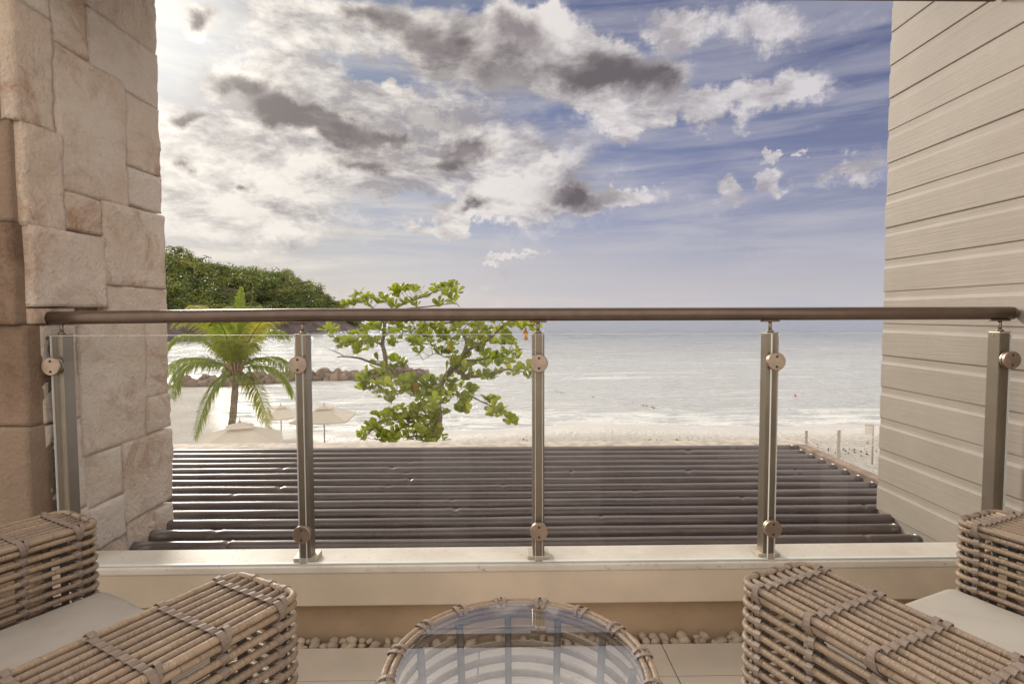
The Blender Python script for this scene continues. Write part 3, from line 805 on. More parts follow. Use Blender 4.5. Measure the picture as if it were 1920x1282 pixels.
for k in range(12):
    a = 2 * math.pi * (k + 0.2) / 12
    pts = []
    for q in range(7):
        z = TBH - 0.02 - (TBH - 0.02) * q / 6; r_ = TBR - 0.032 - 0.012 * math.sin(math.pi * min(1, (TBH - z) / TBH)); pts.append((r_ * math.cos(a), r_ * math.sin(a), z))
    MB().tube(pts, 0.0068, 8).build('support', M['post_grey'], tab)
MB().lathe([(TBR - 0.0265, TBH - 0.0075), (TBR - 0.025, TBH - 0.0065), (TBR - 0.025, TBH - 0.0015), (TBR - 0.0265, TBH - 0.0005)], 64, smooth=False).build('glass_top', M['table_glass'], tab)

# ================================================================== BEACH, SEA AND WHAT STANDS THERE
SEA = -5.60
def sstep(a, b, x):
    t = max(0.0, min(1.0, (x - a) / (b - a))); return t * t * (3 - 2 * t)
def shore(x):                                          # distance of the waterline from the house
    s = 26.5 + 1.2 * math.sin(x * 0.13 + 0.8) + 0.4 * math.sin(x * 0.41)
    s += 20.0 * sstep(-10.5, -25.0, x) if x < -10.5 else 0
    s += 1.5 * sstep(5, 30, x)
    return s
def ground(x, y):
    dlt = shore(x) - y                                  # metres up the beach
    if dlt > 0: z = SEA + 0.035 * min(dlt, 4) + 0.020 * max(0, dlt - 4)
    else: z = SEA + 0.06 * dlt
    return max(z, SEA - 3)
def mat_sand():
    m, nt, b = newmat('beach_sand'); p = geopos(nt)
    at = nt.nodes.new('ShaderNodeAttribute'); at.attribute_name = 'shore'; sh = S(nt, at.outputs['Fac'])
    n = tnoise(nt, p, 0.6, 6, 0.6); n2 = tnoise(nt, p, 4.5, 6, 0.65); n3 = tnoise(nt, p, 14, 4, 0.6)
    c = mixc(nt, n.smooth(0.3, 0.7), (0.55, 0.51, 0.465), (0.65, 0.61, 0.56))
    c = mixc(nt, n2.smooth(0.5, 0.72) * 0.35, c, (0.42, 0.37, 0.32))
    edge = sh + (n - 0.5) * 3.0
    wet = edge.smooth(0.5, 4.2, 1.0, 0.0)
    c = mixc(nt, wet * 0.5, c, (0.62, 0.59, 0.55))
    nt.links.new(c.s, b.inputs['Base Color'])
    nt.links.new((1.0 - wet * 0.72).s, b.inputs['Roughness'])
    foot = tnoise(nt, vscale(nt, p, (1, 0.6, 1)), 4.2, 4, 0.62, 0.4)
    bump(nt, b, (foot * 0.9 + n3 * 0.35) * (1.0 - wet), 1.0, 0.5); return m
M['sand'] = mat_sand()
def mat_sea():
    m, nt, b = newmat('sea_water'); p = geopos(nt)
    at = nt.nodes.new('ShaderNodeAttribute'); at.attribute_name = 'shore'; sh = S(nt, at.outputs['Fac'])
    x, y, z = sepxyz(nt, p)
    deep = sh.smooth(5.0, 160.0)
    c = mixc(nt, deep, (0.60, 0.61, 0.61), (0.18, 0.22, 0.29))
    n = tnoise(nt, vscale(nt, p, (0.25, 1.0, 1)), 0.35, 6, 0.6, 0.5)
    c = mixc(nt, n.smooth(0.45, 0.7) * 0.4, c, (0.55, 0.57, 0.57))
    fo = tnoise(nt, vscale(nt, p, (0.35, 1.3, 1)), 0.9, 7, 0.65, 0.8)
    sheet = (sh + (n - 0.5) * 7.0).smooth(0.3, 8.0, 1.0, 0.0)
    gl = tnoise(nt, vscale(nt, p, (0.10, 0.95, 1)), 0.55, 6, 0.66, 0.5)  # streaks farther out: whitecaps and sun glints painted into the water colour
    foam_glint = (fo.smooth(0.42, 0.62) * sheet * 1.3 + gl.smooth(0.52, 0.72) * sh.smooth(20.0, 110.0, 0.65, 0.0)).clamp()
    c = mixc(nt, (foam_glint * 0.85).clamp(), c, (0.82, 0.81, 0.78))
    nt.links.new(c.s, b.inputs['Base Color'])
    nt.links.new((foam_glint * 0.5 + 0.10).s, b.inputs['Roughness'])
    b.inputs['IOR'].default_value = 1.33
    b.inputs['Specular IOR Level'].default_value = 0.75
    w1 = tnoise(nt, vscale(nt, p, (0.30, 1.0, 1)), 0.55, 5, 0.6, 0.4)
    w2 = tnoise(nt, vscale(nt, p, (0.45, 1.0, 1)), 2.6, 6, 0.62, 0.6)
    w3 = tnoise(nt, vscale(nt, p, (0.2, 1.0, 1)), 0.09, 4, 0.55, 0.4)
    bump(nt, b, w1 * 0.55 + w2 * 0.32 + w3 * 0.8, 1.0, 1.5); return m
M['sea'] = mat_sea()
def grid_obj(name, xs, ys, zf, mat):
    vs = []; sv = []
    for y in ys:
        for x in xs:
            vs.append((x, y, zf(x, y))); sv.append(shore(x) - y)
    n = len(xs); fs = [(j * n + i, j * n + i + 1, (j + 1) * n + i + 1, (j + 1) * n + i) for j in range(len(ys) - 1) for i in range(n - 1)]
    me = bpy.data.meshes.new(name); me.from_pydata(vs, [], fs); me.materials.append(mat)
    a = me.attributes.new('shore', 'FLOAT', 'POINT'); sgn = 1 if name == 'beach' else -1
    a.data.foreach_set('value', [sgn * q for q in sv])
    me.polygons.foreach_set('use_smooth', [True] * len(fs)); me.update()
    return tag(link(name, me), kind='structure')
xs = [-70 + i * 1.0 for i in range(141)]; ys = [4.6 + j * 0.7 for j in range(76)]
grid_obj('beach', xs, ys, lambda x, y: ground(x, y) + 0.05 * mnoise.noise(Vector((x * .5, y * .5, 0))) * (1 if shore(x) - y > 2 else 0.15), M['sand'])
tag(MB().box(-70, 70, -60, 4.62, -6.4, ground(0, 4.6) - 0.02).build('ground', M['sand']), kind='structure')
xs2 = [-9000, -3000, -1000, -400, -200, -130] + [-90 + 0.9 * i for i in range(201)] + [130, 200, 400, 1000, 3000, 9000]
ys2 = [19.0]
while ys2[-1] < 230: ys2.append(ys2[-1] + max(0.22, 0.0085 * ys2[-1]))
ys2 += [300, 400, 800, 2000, 6000, 15000]
def swell(x, y):
    if y > 229 or abs(x) > 91: return SEA
    far = sstep(230, 120, y) if y > 120 else 1.0
    off = y - shore(x); k = sstep(-1.0, 9.0, off)
    w = mnoise.noise(Vector((x * 0.045, y * 0.30, 1.0))) * 0.20 + mnoise.noise(Vector((x * 0.12, y * 0.75, 5.0))) * 0.10 + mnoise.noise(Vector((x * 0.4, y * 1.4, 9.0))) * 0.05
    brk = 0.10 * math.exp(-((off - 4.0 - 1.2 * mnoise.noise(Vector((x * 0.09, 2, 2)))) / 0.55) ** 2) + 0.12 * math.exp(-((off - 10.5 - 2 * mnoise.noise(Vector((x * 0.06, 7, 2)))) / 0.8) ** 2)
    return SEA + (w * (0.25 + 0.75 * k) + brk * (0.4 + 0.6 * mnoise.noise(Vector((x * 0.07, 4, 1))))) * far
grid_obj('sea', xs2, ys2, swell, M['sea'])

# seaweed strewn along the tide line
rw = random.Random(5); mb = MB()
for k in range(420):
    x = rw.uniform(-10, 34); y = shore(x) - 5.2 + rw.gauss(0, .55) - 0.5 * math.sin(x * .6)
    s = rw.uniform(.02, .075); a = rw.uniform(0, 3.1); z = ground(x, y) + 0.03
    pts = [(x + s * math.cos(a + q * 1.1) * rw.uniform(.6, 1.3), y + s * .8 * math.sin(a + q * 1.1) * rw.uniform(.5, 1.2), z - .02) for q in range(6)]
    top = (x, y, z + rw.uniform(.02, .06)); mb.add(pts + [top], [(i, (i + 1) % 6, 6) for i in range(6)])
M['weed'] = simple('seaweed', (0.13, 0.085, 0.06), 0.9, var=0.4, bstr=0)
tag(mb.build('seaweed', M['weed']), 'dark seaweed scraps strewn along the tide line', 'seaweed', kind='stuff')

# ---------------------------------------------------------------- breakwater of boulders
M['boulder'] = simple('boulder', (0.25, 0.185, 0.135), 0.85, var=0.35, scale=1.2, bstr=0.5, bscale=5.0, bdist=0.05, objvar=0.75)
bw = tag(empty('breakwater', atY(560, 705, 46)), 'breakwater of grey and tan boulders running out into the sea', 'breakwater')
bw.location.z = SEA
bms = []
for k in range(5):
    bm = bmesh.new(); bmesh.ops.create_icosphere(bm, subdivisions=2, radius=1.0)
    for v in bm.verts:
        q = v.co.copy(); h = 1 + 0.35 * mnoise.noise(q * 0.9 + Vector((k * 7.7, 1, 2))) + 0.12 * mnoise.noise(q * 2.3 + Vector((k, 5, 2)))
        v.co = Vector([math.copysign(abs(c) ** 0.8, c) for c in q]) * h * 0.9
    me = bpy.data.meshes.new('boulder'); bm.to_mesh(me); bm.free(); me.materials.append(M['boulder']); bms.append(me)
rb = random.Random(21)
p0, p1 = atZ(318, 728, SEA), atZ(800, 704, SEA)
for k in range(170):
    t = k / 169; c = p0.lerp(p1, t); lay = k % 3
    s = rb.uniform(0.27, 0.46) * (1 - .25 * max(0, t - .85) / .15)
    hgt = (0.0, 0.20, 0.40)[lay] * (1 if t < .93 else .5)
    o = link('boulder', rb.choice(bms), bw, (c.x - bw.location.x + rb.uniform(-.25, .25), c.y - bw.location.y + (0, .35, .75)[lay] + rb.uniform(-.12, .12), hgt + rb.uniform(-.1, .12) + 0.1),
             (rb.uniform(0, 6), rb.uniform(0, 6), rb.uniform(0, 6)), (s * rb.uniform(.9, 1.35), s, s * rb.uniform(.75, 1.0)))
# ---------------------------------------------------------------- leaf materials
def mat_leaf(name, c0, c1, c2=None, trans=0.35, attr=None):
    m, nt, b = newmat(name); p = geopos(nt); r = orand(nt)
    n = tnoise(nt, p, 9.0 if not attr else 0.35, 4, 0.6)
    c = mixc(nt, n.smooth(0.3, 0.7), c0, c1)
    if attr:
        at = nt.nodes.new('ShaderNodeAttribute'); at.attribute_name = attr; k = S(nt, at.outputs['Fac'])
    else: k = r
    if c2: c = mixc(nt, k.smooth(0.45, 0.95), c, c2)
    if attr: c = mixc(nt, k.smooth(0.0, 0.32, 0.6, 0.0), c, tuple(a * 0.45 for a in c0))
    nt.links.new(c.s, b.inputs['Base Color']); b.inputs['Roughness'].default_value = 0.45
    tr = nt.nodes.new('ShaderNodeBsdfTranslucent'); mx = nt.nodes.new('ShaderNodeMixShader'); mx.inputs[0].default_value = trans
    c3 = mixc(nt, 1.0, c, (1.5, 1.6, 0.7), 'MULTIPLY'); nt.links.new(c3.s, tr.inputs[0])
    out = nt.nodes['Material Output']; nt.links.new(b.outputs[0], mx.inputs[1]); nt.links.new(tr.outputs[0], mx.inputs[2]); nt.links.new(mx.outputs[0], out.inputs[0])
    return m
M['bark'] = simple('grey_bark', (0.21, 0.165, 0.13), 0.9, var=0.35, scale=6, bstr=0.6, bscale=30, bdist=0.02)
M['leaf'] = mat_leaf('broad_leaf', (0.16, 0.19, 0.026), (0.27, 0.295, 0.045), (0.37, 0.36, 0.06), 0.5)
M['frond'] = mat_leaf('palm_frond', (0.16, 0.20, 0.035), (0.25, 0.28, 0.055), (0.32, 0.29, 0.07), 0.45)
M['hill_leaf'] = mat_leaf('hill_foliage', (0.075, 0.105, 0.022), (0.145, 0.175, 0.036), (0.22, 0.225, 0.06), 0.3, 'tint')
M['rock'] = simple('cliff_rock', (0.115, 0.085, 0.08), 0.95, var=0.4, scale=0.25, bstr=0.8, bscale=0.8, bdist=0.6)

# ---------------------------------------------------------------- wooded headland
RIDGE = [(100, 440), (200, 450), (312, 482), (335, 480), (400, 504), (450, 509), (520, 507), (560, 523), (600, 543), (640, 569), (662, 592), (690, 612), (720, 622)]
SHOREPX = [(100, 655), (312, 640), (450, 632), (540, 626), (600, 622), (690, 617), (720, 616)]
def lerp_tab(t, x):
    if x <= t[0][0]: return t[0][1]
    for (a, b_), (c, d_) in zip(t, t[1:]):
        if x <= c: return b_ + (d_ - b_) * (x - a) / (c - a)
    return t[-1][1]
def hill_pt(px, t):
    # t 0 waterline .. 1 ridge .. 1.5 behind
    yb = atZ(px, lerp_tab(SHOREPX, px), SEA).y
    yr = yb + 55
    zr = atY(px, lerp_tab(RIDGE, px) + 9, yr).z
    y = yb + (yr - yb) * t
    if t <= 1: z = SEA - 0.3 + (zr - SEA) * (1 - (1 - t) ** 1.55)
    else: z = zr - (t - 1) ** 1.3 * 30
    X = (px - 960) / F * y / 1.0
    n = mnoise.fractal(Vector((X * .03, y * .03, 3)), 1.0, 2.0, 4) * 2.6 * min(1, t * 2.0) * (1 if zr > 2 else 0.25)
    return Vector((X, y, z + n))
pxs = [100 + 8 * i for i in range(78)]; ts = [i / 16 for i in range(25)]
vs = [hill_pt(px, t) for t in ts for px in pxs]; n = len(pxs)
fs = [(j * n + i, j * n + i + 1, (j + 1) * n + i + 1, (j + 1) * n + i) for j in range(len(ts) - 1) for i in range(n - 1)]
tag(MB().add(vs, fs, True).build('hill', M['rock']), kind='structure')
def crown(rng, c, r, nleaf, size, vs, fs, tints, tint, flat=0.75):
    # lobed crown: leaf faces gathered on several overlapping clumps
    lobes = [(Vector((rng.gauss(0, .45), rng.gauss(0, .45), rng.uniform(-.1, .55))) * r, r * rng.uniform(.42, .68)) for _ in range(6)]
    for k in range(nleaf):
        o, lr = lobes[k % 6]
        d = Vector((rng.gauss(0, 1), rng.gauss(0, 1), rng.gauss(0.45, .9))).normalized()
        p = c + o + Vector((d.x, d.y, d.z * flat)) * lr * rng.uniform(.75, 1.06)
        a = (d + Vector((rng.gauss(0, .28), rng.gauss(0, .28), rng.gauss(0, .28)))).normalized()
        u = a.orthogonal().normalized(); w = a.cross(u); an = rng.uniform(0, 3.14)
        u, w = u * math.cos(an) + w * math.sin(an), w * math.cos(an) - u * math.sin(an)
        s = size * rng.uniform(.6, 1.3); b0 = len(vs)
        vs += [p - u * s, p - w * s * .6, p + u * s, p + w * s * .6]
        fs.append((b0, b0 + 1, b0 + 2, b0 + 3)); tints += [tint + rng.uniform(-.06, .06)] * 4
def leaf_obj(name, vs, fs, tints, mat, parent=None):
    me = bpy.data.meshes.new(name); me.from_pydata([tuple(v) for v in vs], [], fs); me.materials.append(mat)
    a = me.attributes.new('tint', 'FLOAT', 'POINT'); a.data.foreach_set('value', tints); me.update()
    return link(name, me, parent)
rh = random.Random(17); vs, fs, tints = [], [], []
cnt = 0
while cnt < 1000:
    px = rh.uniform(190, 676); t = rh.uniform(0.12, 1.06)
    p = hill_pt(px, t)
    if px > 560 and t < 0.34 + rh.uniform(-.1, .1): continue
    r = (rh.uniform(1.4, 2.6) if rh.random() < .7 else rh.uniform(2.8, 4.4)) * (1 if px < 600 else .65)
    if p.z < SEA + 1: continue
    crown(rh, p + Vector((0, 0, r * .30)), r, 170, 0.30, vs, fs, tints, max(0, min(1, rh.gauss(0.40, .38)))); cnt += 1
tag(leaf_obj('hill_woodland', vs, fs, tints, M['hill_leaf']), 'dense green woodland covering the headland', 'woodland', kind='stuff')
def hill_tree(px, t, r, tint, label, lift=0.0):
    p = hill_pt(px, t); o = tag(empty('hillside_tree', p), label, 'tree', 'single trees standing out on the headland')
    MB().tube([(0, 0, -1.0), (.1, 0, r * .5 + lift * .5), (.25, .1, r * .9 + lift)], [.32, .24, .12], 7).tube([(.1, 0, r * .5 + lift * .5), (-.5, .1, r * 1.1 + lift)], [.15, .06], 6).tube([(.12, 0, r * .6 + lift * .5), (.8, -.2, r * 1.2 + lift)], [.13, .05], 6).build('trunk', M['bark'], o)
    v, f, ti = [], [], []
    crown(rh, Vector((0, 0, r * 1.05 + lift)), r, 420, 0.26, v, f, ti, tint, .6)
    leaf_obj('crown', v, f, ti, M['hill_leaf'], o)
hill_tree(334, 1.0, 2.6, 0.2, 'dark dome topped tree on the highest point of the headland', .8)
hill_tree(538, 0.62, 3.4, 0.75, 'pale grey green spreading tree low on the headland slope', 1.0)
hill_tree(583, 0.99, 1.9, 0.35, 'thin topped tree on the falling ridge of the headland', 1.4)
hill_tree(526, 0.36, 2.0, 0.95, 'light yellow green round tree above the shore rocks', .3)

# ---------------------------------------------------------------- coconut palm
PY = 18.0
pc = atY(441, 692, PY); pb = Vector((pc.x - .55, PY, ground(pc.x, PY)))
palm = tag(empty('palm_tree', pb), 'coconut palm with arching fronds on the sand left of the railing post', 'palm tree')
def rel(p): return Vector(p) - pb
tr = []
for q in range(15):
    t = q / 14; p = pb.lerp(pc + Vector((0, 0, -.15)), t) + Vector((0.10 * math.sin(t * 3.0), 0, 0)); tr.append(rel(p))
rads = [0.125 - 0.035 * (q / 14) + (0.012 if q % 2 else 0) for q in range(15)]
M['palm_bark'] = simple('palm_bark', (0.27, 0.215, 0.15), 0.9, var=0.35, scale=9, bstr=0.7, bscale=18, bdist=0.03)
MB().tube(tr, rads, 12).build('trunk', M['palm_bark'], palm)
M['fibre'] = simple('palm_fibre', (0.33, 0.20, 0.10), 0.9, var=0.4, scale=12, bstr=0.6, bscale=40, bdist=0.02)
sb = MB(); rp = random.Random(9)
for k in range(16):
    a = 2 * math.pi * k / 16; r0 = .12
    st = rel(pc) + Vector((r0 * math.cos(a) * .8, r0 * math.sin(a) * .8, -0.32 + .03 * (k % 4)))
    sb.tube([st, st + Vector((math.cos(a) * .10, math.sin(a) * .10, .30)), st + Vector((math.cos(a) * .24, math.sin(a) * .24, .62))], [.05, .035, .018], 6)
sb.build('leaf_bases', M['fibre'], palm)
def frond(tip_px, tip_py, dy, ctrl_px, ctrl_py, seed, wide=0.62, droop=0.55):
    a = pc + Vector((0, 0, -.05)); b_ = atY(ctrl_px, ctrl_py, PY + dy * .5); c = atY(tip_px, tip_py, PY + dy)
    rg = random.Random(seed); n = 46; mb = MB(); pts = []
    for i in range(n + 1):
        t = i / n; pts.append(a * (1 - t) ** 2 + b_ * 2 * t * (1 - t) + c * t * t)
    mb.tube([rel(p) for p in pts[::2]], [0.026 * (1 - .85 * i / (n // 2)) + .003 for i in range(n // 2 + 1)], 5)
    for i in range(5, n + 1):
        t = i / n; tg = (pts[min(i + 1, n)] - pts[i - 1]).normalized()
        sd = tg.cross(Vector((0, 0, 1)));
        if sd.length < .15: sd = Vector((1, .2, 0))
        sd.normalize(); upv = sd.cross(tg)
        ln = 1.2 * wide * (0.35 + 0.65 * math.sin(math.pi * min(1, .12 + t * .88)) ** .7) * (1 if t < .9 else .75)
        for sg in (-1, 1):
            for sub in (0, 1):
                l2 = ln * rg.uniform(.82, 1.08); sw = rg.uniform(.45, .75)
                p0_ = pts[i] + tg * (sub * .022)
                d1 = (sd * sg * .85 + tg * sw + upv * rg.uniform(.05, .30)).normalized()
                m1 = p0_ + d1 * l2 * .5 + Vector((0, 0, -droop * .10 * l2)); e1 = p0_ + d1 * l2 * .92 + Vector((0, 0, -droop * rg.uniform(.45, .8) * l2))
                wv = (tg * 1.0 + upv * .3).normalized() * .022
                v = [rel(p0_ - wv * .6), rel(p0_ + wv * .6), rel(m1 + wv), rel(m1 - wv), rel(e1)]
                mb.add(v, [(0, 1, 2, 3), (3, 2, 4)])
    mb.build('frond', M['frond'], palm)
FR = [(318, 648, -.8, 360, 590, .62, .8), (312, 700, .6, 350, 640, .55, 1.0), (322, 742, -1.2, 335, 640, .5, 1.2), (366, 818, -1.0, 395, 700, .52, .8),
      (505, 800, -.9, 478, 690, .5, .9), (548, 742, .8, 520, 655, .52, 1.1), (552, 700, -.6, 505, 640, .55, .9), (532, 632, 1.2, 500, 590, .6, .8),
      (362, 572, 1.0, 405, 570, .65, .7), (453, 540, .4, 447, 600, .30, .1), (478, 575, .9, 462, 580, .55, .5), (520, 600, -1.4, 490, 570, .6, .7),
      (400, 600, -1.5, 420, 590, .6, .8), (330, 610, 1.4, 380, 560, .6, .8), (418, 640, -2.0, 430, 620, .55, 1.0), (470, 660, -1.8, 462, 615, .5, 1.0), (430, 575, 1.6, 436, 600, .6, .6)]
for i, (tx, ty, dy, cx, cy, wd, dr) in enumerate(FR): frond(tx, ty, dy, cx, cy, 100 + i, wd, dr)
cn = bmesh.new(); bmesh.ops.create_icosphere(cn, subdivisions=2, radius=0.10)
for v in cn.verts: v.co.z *= 1.25
cme = bpy.data.meshes.new('coconut'); cn.to_mesh(cme); cn.free(); [setattr(p, 'use_smooth', True) for p in cme.polygons]
M['coconut'] = simple('coconut_husk', (0.20, 0.21, 0.05), 0.5, var=.3, scale=6, bstr=.1, objvar=.6); cme.materials.append(M['coconut'])
for (px, py, dy) in ((428, 700, -.25), (436, 708, -.3), (446, 706, -.3), (466, 703, -.2), (472, 712, -.22), (455, 712, -.3), (421, 694, -.2)):
    link('coconut', cme, palm, rel(atY(px, py, PY + dy)), (rp.uniform(-.5, .5), rp.uniform(-.5, .5), 0))

# ---------------------------------------------------------------- broad leaved tree in front of the sea
TY = 10.0
tb = atY(812, 835, TY); tb.z = ground(tb.x, TY)
tree = tag(empty('almond_tree', tb), 'broad leaved tree with sprawling branches in front of the sea', 'tree')
def trl(p): return Vector(p) - tb
def q8(x, y, dy=0.0): return atY(600 + x / 4.007, 520 + y / 4.007, TY + dy)      # measured on an enlarged view of the photo
rt = random.Random(31)
base = Vector((tb.x - .05, TY, tb.z))
BRANCH = [  # (points (x,y,depth offset), radius start, radius end)
    ([(850, 1240, 0), (872, 1150, 0), (890, 1060, 0), (885, 960, .05), (880, 880, .1), (905, 800, .1), (945, 740, .1), (990, 680, .1)], .066, .046, 'trunk'),
    ([(862, 1200, -.1), (840, 1090, -.12), (850, 980, -.1), (865, 880, -.05)], .05, .035, 'branch'),
    ([(990, 680, .1), (1050, 620, .1), (1090, 550, .15), (1100, 480, .2), (1050, 400, .2), (980, 330, .2)], .05, .018, 'branch'),
    ([(1090, 560, .15), (1160, 520, .0), (1260, 470, -.2), (1360, 380, -.3), (1440, 330, -.3), (1540, 350, -.35)], .034, .010, 'branch'),
    ([(1000, 680, .1), (1100, 740, -.1), (1220, 740, -.2), (1310, 710, -.3), (1420, 690, -.4), (1540, 710, -.5)], .034, .010, 'branch'),
    ([(1050, 620, .1), (1180, 620, .4), (1300, 590, .5), (1420, 560, .6), (1490, 600, .6)], .03, .010, 'branch'),
    ([(885, 900, .1), (800, 800, .2), (700, 740, .25), (580, 735, .3), (490, 660, .35), (400, 640, .4), (300, 605, .4), (200, 595, .4), (125, 598, .4)], .05, .010, 'branch'),
    ([(490, 665, .35), (485, 560, .3), (470, 500, .3), (480, 400, .25), (490, 340, .25), (540, 250, .25), (640, 190, .3), (760, 150, .3), (880, 100, .3), (1020, 90, .3)], .042, .008, 'branch'),
    ([(470, 510, .3), (400, 480, .2), (300, 480, .1), (180, 500, 0), (120, 480, 0)], .02, .007, 'branch'),
    ([(485, 350, .25), (400, 230, .2), (300, 180, .2), (200, 210, .2)], .02, .007, 'branch'),
    ([(560, 240, .25), (700, 230, .3), (880, 205, .3), (1010, 190, .3), (1050, 220, .3)], .016, .005, 'branch'),
    ([(980, 340, .2), (860, 350, .3), (760, 370, .35), (700, 440, .4)], .018, .007, 'branch'),
    ([(880, 860, .1), (760, 860, 0), (640, 850, -.1), (500, 855, -.2), (400, 860, -.2)], .024, .007, 'branch'),
    ([(640, 850, -.1), (560, 880, -.15), (540, 940, -.2)], .012, .006, 'branch'),
    ([(890, 870, .1), (1000, 880, 0), (1100, 880, -.1), (1200, 930, -.2), (1300, 975, -.3), (1430, 1060, -.3)], .026, .006, 'branch'),
    ([(845, 1100, -.12), (720, 1060, -.3), (600, 1060, -.4), (480, 1080, -.4), (330, 1190, -.4)], .028, .008, 'branch'),
    ([(860, 1200, -.1), (740, 1190, -.3), (620, 1200, -.4), (520, 1150, -.5)], .024, .008, 'branch'),
    ([(120, 560, .4), (80, 540, .4), (25, 515, .4)], .008, .003, 'branch'), ([(180, 590, .4), (150, 570, .4), (120, 560, .4)], .010, .008, 'branch'),
    ([(120, 480, 0), (90, 420, 0), (75, 390, 0)], .008, .004, 'branch'),
    ([(590, 720, .3), (700, 690, .35), (780, 690, .35)], .012, .005, 'branch'),
    ([(940, 600, .1), (870, 570, .1), (780, 620, .1)], .010, .003, 'branch'), ([(1050, 610, .1), (1000, 590, .1), (940, 600, .1)], .014, .010, 'branch'),
    ([(450, 700, .3), (370, 740, .3), (320, 820, .3)], .012, .005, 'branch')]
nodes = []
for pts, r0, r1, nm in BRANCH:
    P = [q8(*p) for p in pts]
    if nm == 'trunk': P = [base, base.lerp(P[0], .5) + Vector((.06, 0, 0))] + P
    Q = []
    for i in range(len(P) - 1):
        for k in range(4):
            t = k / 4; a = P[max(i - 1, 0)]; b_ = P[i]; c = P[i + 1]; d_ = P[min(i + 2, len(P) - 1)]
            Q.append(0.5 * ((2 * b_) + (c - a) * t + (2 * a - 5 * b_ + 4 * c - d_) * t * t + (3 * b_ - a - 3 * c + d_) * t ** 3))
    Q.append(P[-1])
    Q = [p + Vector((mnoise.noise(p * 3), mnoise.noise(p * 3 + Vector((5, 0, 0))), mnoise.noise(p * 3 + Vector((0, 5, 0))))) * .018 for p in Q]
    m_ = len(Q) - 1; rr = [(r0 + .03 * (nm == 'trunk') * (1 - i / m_)) * (1 - i / m_) + r1 * i / m_ for i in range(m_ + 1)]
    MB().tube([trl(p) for p in Q], rr, 8).build(nm, M['bark'], tree)
    nodes += Q
CL = [(190, 215), (235, 200), (270, 150), (300, 190), (300, 130), (350, 150), (385, 165), (370, 200), (430, 195), (470, 150), (500, 165), (520, 200), (570, 100), (605, 90), (590, 150), (640, 110), (690, 95), (725, 105),
      (650, 200), (700, 180), (760, 110), (870, 70), (855, 115), (900, 85), (960, 140), (940, 100), (1010, 80), (1030, 115), (990, 165), (895, 195), (1015, 190), (800, 150), (560, 210), (730, 220),
      (50, 395), (95, 385), (95, 440), (140, 490), (170, 530), (200, 500), (240, 440), (235, 485), (290, 440), (280, 500), (320, 460), (280, 540), (330, 420), (370, 400), (400, 360), (430, 380), (370, 500), (400, 530), (360, 545), (430, 490), (530, 350), (580, 370), (560, 340), (600, 410), (520, 420),
      (510, 500), (540, 475), (620, 460), (680, 400), (690, 490), (740, 430), (650, 345), (700, 350), (740, 500), (745, 570), (810, 460), (830, 500), (800, 430), (770, 390), (860, 400),
      (880, 360), (930, 340), (900, 440), (960, 420), (950, 480), (1000, 350), (1030, 400), (1060, 370), (1080, 440), (1110, 350), (1150, 390), (1200, 380), (1170, 340), (1210, 440), (1260, 400), (1310, 350), (1370, 340), (1440, 380), (1420, 340), (1500, 370), (1560, 360), (1600, 360), (1580, 400), (1340, 420), (1280, 450), (1220, 490), (1160, 470), (1130, 520),
      (880, 545), (905, 580), (960, 570), (1000, 510), (990, 560), (1040, 480), (1080, 600), (1120, 600), (1180, 560), (1230, 540), (1290, 500), (1380, 500), (1440, 490), (1390, 450), (1470, 560), (1430, 570), (1380, 570), (1490, 610), (1320, 600), (1260, 600), (1200, 640), (1150, 660), (1250, 680), (1300, 650), (1360, 650), (1330, 730), (1430, 640), (1450, 720), (1490, 700), (1540, 700), (1570, 740), (1590, 660), (1220, 730), (1260, 770), (1180, 750), (1120, 770), (1100, 700), (1050, 680), (1060, 730), (1020, 660), (1000, 620), (950, 690), (965, 745),
      (430, 680), (440, 630), (540, 630), (590, 630), (500, 690), (560, 690), (630, 675), (350, 720), (370, 750), (320, 770), (330, 810), (300, 840), (420, 730), (480, 740), (540, 750), (650, 760), (610, 790), (690, 780), (640, 850), (590, 810), (430, 810), (400, 840), (450, 860), (490, 820), (420, 880), (580, 880), (530, 940), (520, 915), (740, 800), (720, 840), (780, 820), (760, 880), (740, 900), (820, 770), (850, 800), (900, 780), (830, 840), (870, 850), (900, 830), (940, 820), (960, 870), (1000, 840), (920, 890), (980, 910), (1040, 900), (1060, 830), (1130, 850), (1160, 860), (1140, 890), (1090, 940), (1040, 990), (1095, 970), (1000, 800), (930, 1015), (700, 870),
      (1240, 920), (1290, 935), (1300, 1010), (1360, 1015), (1330, 1030), (1415, 1050), (1425, 1075), (1310, 975),
      (310, 1200), (340, 1170), (370, 1150), (400, 1100), (420, 1140), (450, 1060), (440, 1110), (480, 1050), (500, 1110), (540, 1040), (560, 1080), (580, 1000), (620, 980), (640, 1030), (600, 1060), (660, 1080), (700, 990), (690, 1040), (740, 1010), (740, 1070), (790, 970), (820, 990), (840, 960), (800, 1040), (780, 1100), (720, 1120), (660, 1130), (600, 1140), (620, 1190), (560, 1160), (540, 1200), (580, 1220), (650, 1220), (700, 1180), (720, 1220), (760, 1160), (800, 1200), (830, 1170), (770, 1230), (880, 1200), (850, 1230), (480, 1190), (430, 1210), (520, 1230), (920, 1225), (860, 930), (900, 950), (830, 900), (870, 1010), (845, 1070), (810, 1130), (870, 1120), (890, 900), (860, 880)]
def leaf_mesh(fold):
    prof = [(0.0, .02), (.25, .10), (.5, .24), (.75, .32), (.92, .23), (1.0, .0)]
    v = []; f = []
    for t, w in prof:
        z = -0.10 * t * t; v += [(-w, t, z + fold * w), (0, t, z), (w, t, z + fold * w)]
    for i in range(len(prof) - 1):
        o = 3 * i; f += [(o, o + 1, o + 4, o + 3), (o + 1, o + 2, o + 5, o + 4)]
    return v, f
